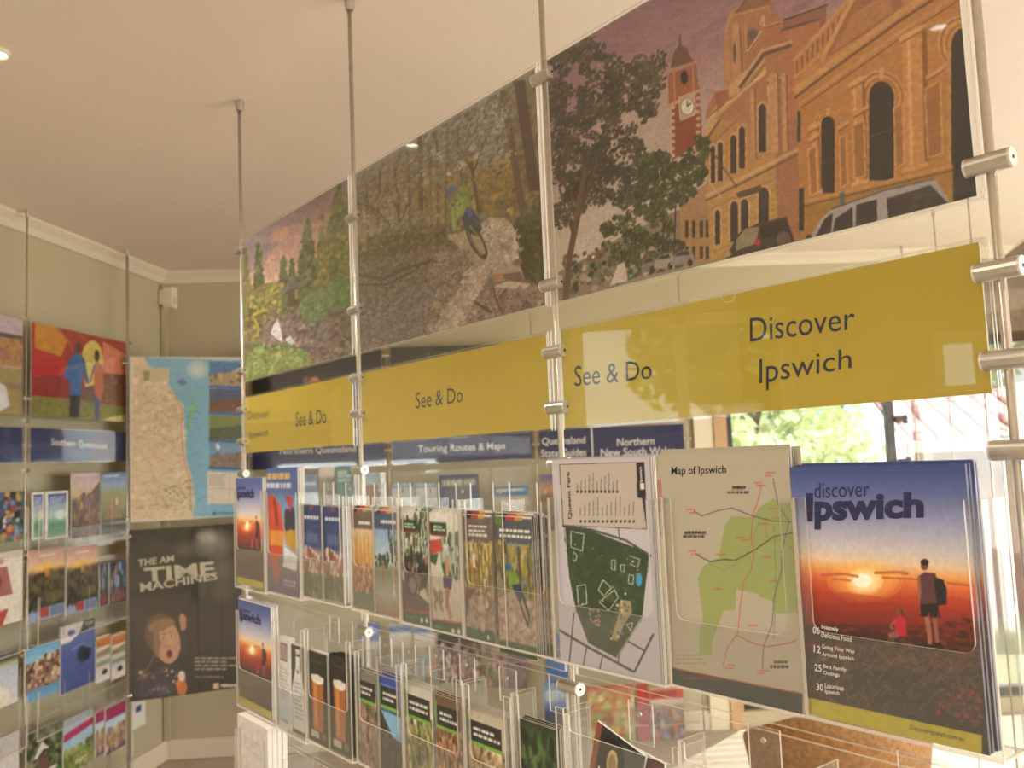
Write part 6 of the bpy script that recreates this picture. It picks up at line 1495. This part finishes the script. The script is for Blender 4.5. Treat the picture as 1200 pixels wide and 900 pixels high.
# --- far wall, seen through the clear acrylic
GFB = 'brochures on the far wall'
def flat(*stops, text=None, specks=None):
    def f(A):
        A.g(list(stops))
        if specks:
            A.s([(0, specks[0]), (1, specks[0]), (1, 1), (0, 1)], 90, 0.07, specks[1], 0.8)
        if text:
            A.t(0.1, text[0], 0.9, text[1], text[2], text[3], 0.95, 0.7)
    return f
FARB = [
    ((356, 372, 556, 606), flat((0, (70, 110, 180)), (1, (90, 130, 180)), text=(0.2, 0.3, 1, (220, 226, 236))), 'small blue brochure beside the teal one, far wall top row'),
    ((374, 392.5, 547, 612), flat((0, (224, 214, 206)), (0.18, (214, 190, 180)), (0.22, (120, 110, 50)), (0.6, (110, 96, 60)), (1, (80, 70, 50)), specks=(0.25, [(140, 120, 60), (90, 84, 44)])), 'olive landscape brochure left of the teal one, far wall'),
    ((394.5, 414, 546, 613), flat((0, (40, 130, 130)), (1, (40, 120, 124)), text=(0.1, 0.3, 3, (220, 230, 226))), 'teal brochure on the far wall, left of the second rod'),
    ((424, 444.5, 555, 612), flat((0, (120, 176, 214)), (0.22, (170, 196, 206)), (0.26, (150, 110, 70)), (1, (120, 100, 70))), 'pale sky brochure right of the second rod, far wall'),
    ((459.5, 485, 566, 622), flat((0, (80, 146, 206)), (0.1, (90, 156, 210)), (0.12, (206, 216, 222)), (1, (170, 190, 200)), text=(0.03, 0.08, 1, (230, 234, 238))), 'light blue brochure, left of a pair under the Touring sign'),
    ((487, 512.5, 566, 622), flat((0, (80, 146, 206)), (0.1, (90, 156, 210)), (0.12, (206, 216, 222)), (1, (170, 190, 200)), text=(0.03, 0.08, 1, (230, 234, 238))), 'light blue brochure, right of a pair under the Touring sign'),
    ((515, 562, 556, 622), flat((0, (60, 84, 130)), (0.4, (80, 96, 130)), (1, (70, 70, 80)), text=(0.1, 0.26, 1, (216, 206, 180))), 'dark blue brochure under the Touring sign'),
    ((579, 620, 570, 626), flat((0, (60, 130, 190)), (0.2, (70, 140, 196)), (0.22, (200, 190, 170)), (1, (160, 150, 130)), text=(0.06, 0.14, 1, (230, 234, 238))), 'bright blue topped brochure left of the third far rod'),
    ((634, 660, 556, 622), flat((0, (70, 84, 150)), (0.15, (150, 110, 130)), (0.28, (226, 150, 70)), (0.4, (120, 76, 50)), (1, (80, 60, 50))), 'dusk brochure right of the third far rod'),
    ((764, 790, 562, 628), flat((0, (206, 110, 70)), (0.3, (196, 120, 90)), (1, (150, 130, 120))), 'orange brochure behind the gap between the two large maps'),
    ((420, 446, 730, 790), flat((0, (90, 120, 196)), (0.35, (120, 146, 206)), (0.4, (206, 200, 196)), (1, (170, 150, 130)), text=(0.08, 0.24, 2, (220, 226, 240))), 'blue and white brochure left on the far wall, third row'),
    ((457, 483, 731, 792), flat((0, (226, 222, 220)), (0.12, (60, 110, 190)), (0.2, (222, 220, 220)), (0.5, (190, 176, 160)), (1, (150, 150, 160)), specks=(0.5, [(120, 180, 206), (206, 150, 110)])), 'white brochure with a blue title, left of its twin, far wall'),
    ((485, 511, 732, 793), flat((0, (226, 222, 220)), (0.12, (60, 110, 190)), (0.2, (222, 220, 220)), (0.5, (190, 176, 160)), (1, (150, 150, 160)), specks=(0.5, [(120, 180, 206), (206, 150, 110)])), 'white brochure with a blue title, right of its twin, far wall'),
    ((514, 538, 742, 800), flat((0, (44, 40, 44)), (0.4, (60, 54, 56)), (1, (40, 36, 40)), specks=(0.2, [(190, 120, 90), (220, 210, 206), (60, 56, 60)])), 'black brochure, left of its twin, far wall third row'),
    ((540, 564, 743, 801), flat((0, (44, 40, 44)), (0.4, (60, 54, 56)), (1, (40, 36, 40)), specks=(0.2, [(190, 120, 90), (220, 210, 206), (60, 56, 60)])), 'black brochure, right of its twin, far wall third row'),
    ((570, 592, 754, 806), flat((0, (150, 130, 110)), (0.5, (190, 150, 150)), (1, (120, 96, 110)), specks=(0.1, [(206, 140, 150), (120, 130, 80), (90, 70, 90)])), 'pink and olive brochure, left of two, far wall third row'),
    ((594, 617, 755, 807), flat((0, (110, 120, 100)), (0.5, (130, 100, 140)), (1, (90, 76, 90)), specks=(0.1, [(150, 100, 150), (120, 130, 80), (90, 70, 90)])), 'purple brochure, right of two, far wall third row'),
    ((640, 665, 742, 800), flat((0, (70, 120, 190)), (1, (60, 110, 180))), 'plain blue brochure right of the third far rod, third row'),
    ((638, 664, 797, 862), flat((0, (80, 140, 206)), (0.3, (150, 180, 210)), (0.5, (70, 120, 190)), (0.6, (40, 60, 100)), (1, (60, 90, 140)), text=(0.2, 0.4, 3, (206, 222, 236))), 'blue striped brochure at the left of the far wall lowest row'),
    ((690, 744, 803, 872), flat((0, (196, 80, 60)), (0.1, (206, 130, 100)), (0.25, (214, 110, 60)), (0.5, (224, 170, 90)), (0.75, (214, 190, 100)), (1, (120, 140, 90)), specks=(0.15, [(226, 180, 90), (206, 110, 70), (170, 190, 110), (230, 210, 170)])), 'orange and yellow magazine in the far wall lowest row'),
    ((747, 761, 801, 876), flat((0, (214, 50, 44)), (0.3, (206, 60, 60)), (0.4, (206, 90, 110)), (1, (196, 80, 100))), 'narrow red leaflet in the far wall lowest row'),
    ((763, 802, 806, 878), flat((0, (222, 206, 190)), (0.06, (206, 70, 56)), (0.18, (210, 80, 64)), (0.2, (222, 206, 190)), (0.32, (190, 160, 140)), (0.5, (130, 130, 150)), (0.75, (150, 160, 190)), (0.85, (206, 150, 110)), (1, (196, 110, 90)), text=(0.07, 0.18, 1, (170, 40, 40)), specks=(0.35, [(120, 96, 80), (150, 160, 190), (206, 180, 150), (196, 110, 80)])), 'magazine with a red title beside the window, far wall lowest row')]
for i, (box, fn, lab) in enumerate(FARB):
    brochure('brochure', FW, OL, box, leaf(fn, 140 + i, 24, 36), lab, 'brochure', GFB, 0.004)
FT = [-0.345, -0.70, -1.06, -1.42]
for r, nm in ((0, 'top'), (2, 'third'), (3, 'lowest')):
    for b, bn in ((0, 'left'), (1, 'middle'), (2, 'right')):
        hh = holder(FW, FR[b] + 0.02, FR[b + 1] - 0.02, FT[r] - 0.02, FT[r] + 0.30, 'clear holder on the far wall, %s bay, %s row' % (bn, nm), 'acrylic holders on the far wall')
        mb = MB(); w = hh.fr; x0, x1 = FR[b] + 0.03 - hh.s, FR[b + 1] - 0.03 - hh.s
        mb.prism(rectq(x0, x1, 0.018, 0.12), -0.039, -0.037); mb.box(x0, x1, -0.0368, -0.0034, 0.016, 0.018, 1); mb.build('pocket', [ACRP, PEDGE], hh.o)

# ------------------------------------------------------------------ small things in the room
# motion sensor in the corner
th = Thing('motion_sensor', LW, LW.at(199, 362, -0.06)[0] - 0.02, 0.0, LW.at(199, 362, -0.06)[1], 'white motion sensor in the top corner of the room', 'sensor')
mb = MB(); mb.prism([(-0.034, 0.012), (-0.026, 0), (0.026, 0), (0.034, 0.012), (0.034, 0.1), (0.026, 0.112), (-0.026, 0.112), (-0.034, 0.1)], 0.02, 0.07, 0, 0); mb.build('housing', mat('white_plastic', (228, 218, 198), 0.45), th.o)
mb = MB(); mb.prism(rectq(-0.02, 0.02, 0.018, 0.06), 0.014, 0.0195, 0, 0); mb.build('lens', mat('frosted_lens', (206, 200, 186), 0.6), th.o)
mb = MB(); mb.box(-0.03, 0.03, 0.071, 0.095, 0.02, 0.1); mb.build('bracket', mat('white_plastic', (228, 218, 198), 0.45), th.o)
# notice on the left wall below the posters
s_, t_ = LW.at(163, 852, -0.097)
th = Thing('wall_notice', LW, s_, -0.097, t_, 'small white notice with a blue mark below the dark poster', 'notice')
mb = MB(); mb.box(-0.06, 0.06, 0.0, 0.002, 0, 0.14); mb.build('sheet', PAPER, th.o)
mb = MB(); mb.box(-0.03, 0.02, -0.0004, -0.0001, 0.075, 0.105); mb.build('blue_mark', mat('notice_blue', (60, 80, 150), 0.5), th.o)
# downlights: one at the frame edge, the others added to brighten the room
EM = bpy.data.materials.new('downlight_glow'); EM.use_nodes = True
b_ = EM.node_tree.nodes['Principled BSDF']; b_.inputs['Emission Color'].default_value = (1, 0.95, 0.86, 1); b_.inputs['Emission Strength'].default_value = 4
dl = []
w_ = ray(-3, 60); p_ = w_ * CEIL / w_[2]
for i, (x, y, lab) in enumerate(((p_[0], p_[1], 'small bright recessed ceiling light at the left edge of the picture'), (0.2, -1.2, 'added recessed fill light behind the viewer'), (-1.1, -1.5, 'recessed ceiling light behind the viewer, toward the left window, added to brighten the room'), (1.4, -0.5, 'added recessed fill light to the right of the viewer'), (-0.95, 0.55, 'added recessed fill light left of the viewer'), (2.6, 1.6, 'added recessed fill light by the right windows'))):
    fr = Frame((x, y), 0)
    th = Thing('downlight', fr, 0, 0, CEIL - 0.012, lab, 'ceiling light', 'recessed ceiling lights')
    n = 20
    vs, fs = [], []
    for r_, z_ in ((0.030, 0.0115), (0.030, 0.002), (0.025, 0.0), (0.020, 0.006), (0.020, 0.0115)):
        for k in range(n):
            a = 2 * math.pi * k / n
            vs.append((r_ * math.cos(a), r_ * math.sin(a), z_))
    for j in range(4):
        for k in range(n):
            fs.append((j * n + k, (j + 1) * n + k, (j + 1) * n + (k + 1) % n, j * n + (k + 1) % n))
    mesh_obj('trim_ring', vs, fs, mat('white_plastic', (228, 218, 198), 0.45), th.o)
    mb = MB(); mb.cyl((0, 0, 0.007), (0, 0, 0.0105), 0.0195, 20); mb.build('lamp', EM, th.o)
    l = bpy.data.lights.new('downlight_beam', 'SPOT'); l.energy = 46; l.color = (1, 0.93, 0.84); l.spot_size = 2.3; l.spot_blend = 0.8; l.shadow_soft_size = 0.03
    lo = link(bpy.data.objects.new('downlight_beam', l)); lo.parent = th.o; lo.location = (0, 0, -0.01)
# woven tub chair by the glass
cx_, cy_ = on_depth(957, 3.25)
ch = link(bpy.data.objects.new('tub_chair', None)); ch.location = (cx_, cy_, 0); ch.rotation_euler = (0, 0, math.radians(200))
tag(ch, 'brown woven tub chair in front of the glass bay', 'chair')
WOV = mat('woven_cane', (164, 116, 66), 0.7, noise=0.35, scale=60, bump=0.5)
DKW = mat('dark_timber', (70, 52, 40), 0.5, noise=0.1)
ztop = EYE + Frame((cx_, cy_), 0).at(958, 814)[1]
vs, fs, n = [], [], 25
for k in range(n):
    a = math.radians(-20 + 220 * k / (n - 1))
    e = math.sin(math.pi * k / (n - 1))
    zt = ztop * (0.80 + 0.20 * min(1, e * 1.5))
    for r_, z_ in ((0.28, 0.16), (0.335, zt - 0.015), (0.33, zt), (0.30, zt), (0.29, zt - 0.015), (0.235, 0.16)):
        vs.append((r_ * math.cos(a), r_ * math.sin(a), z_))
for k in range(n - 1):
    for j in range(6):
        fs.append((k * 6 + j, (k + 1) * 6 + j, (k + 1) * 6 + (j + 1) % 6, k * 6 + (j + 1) % 6))
fs += [tuple(range(5, -1, -1)), tuple((n - 1) * 6 + j for j in range(6))]
mesh_obj('backrest', vs, fs, WOV, ch, smooth=True)
mb = MB(); mb.cyl((0, -0.02, 0.22), (0, -0.02, 0.33), 0.225, 24, 0.22); mb.build('seat', mat('seat_cushion', (150, 140, 124), 0.9, noise=0.1), ch, False)
mb = MB(); mb.cyl((0, -0.01, 0.16), (0, -0.01, 0.218), 0.23, 24); mb.build('seat_frame', DKW, ch)
for a in (35, 145, 215, 325):
    x, y = 0.2 * math.cos(math.radians(a)), 0.2 * math.sin(math.radians(a))
    mb = MB(); mb.cyl((x * 1.1, y * 1.1, 0.0), (x, y, 0.158), 0.014, 10, 0.018); mb.build('leg', DKW, ch)
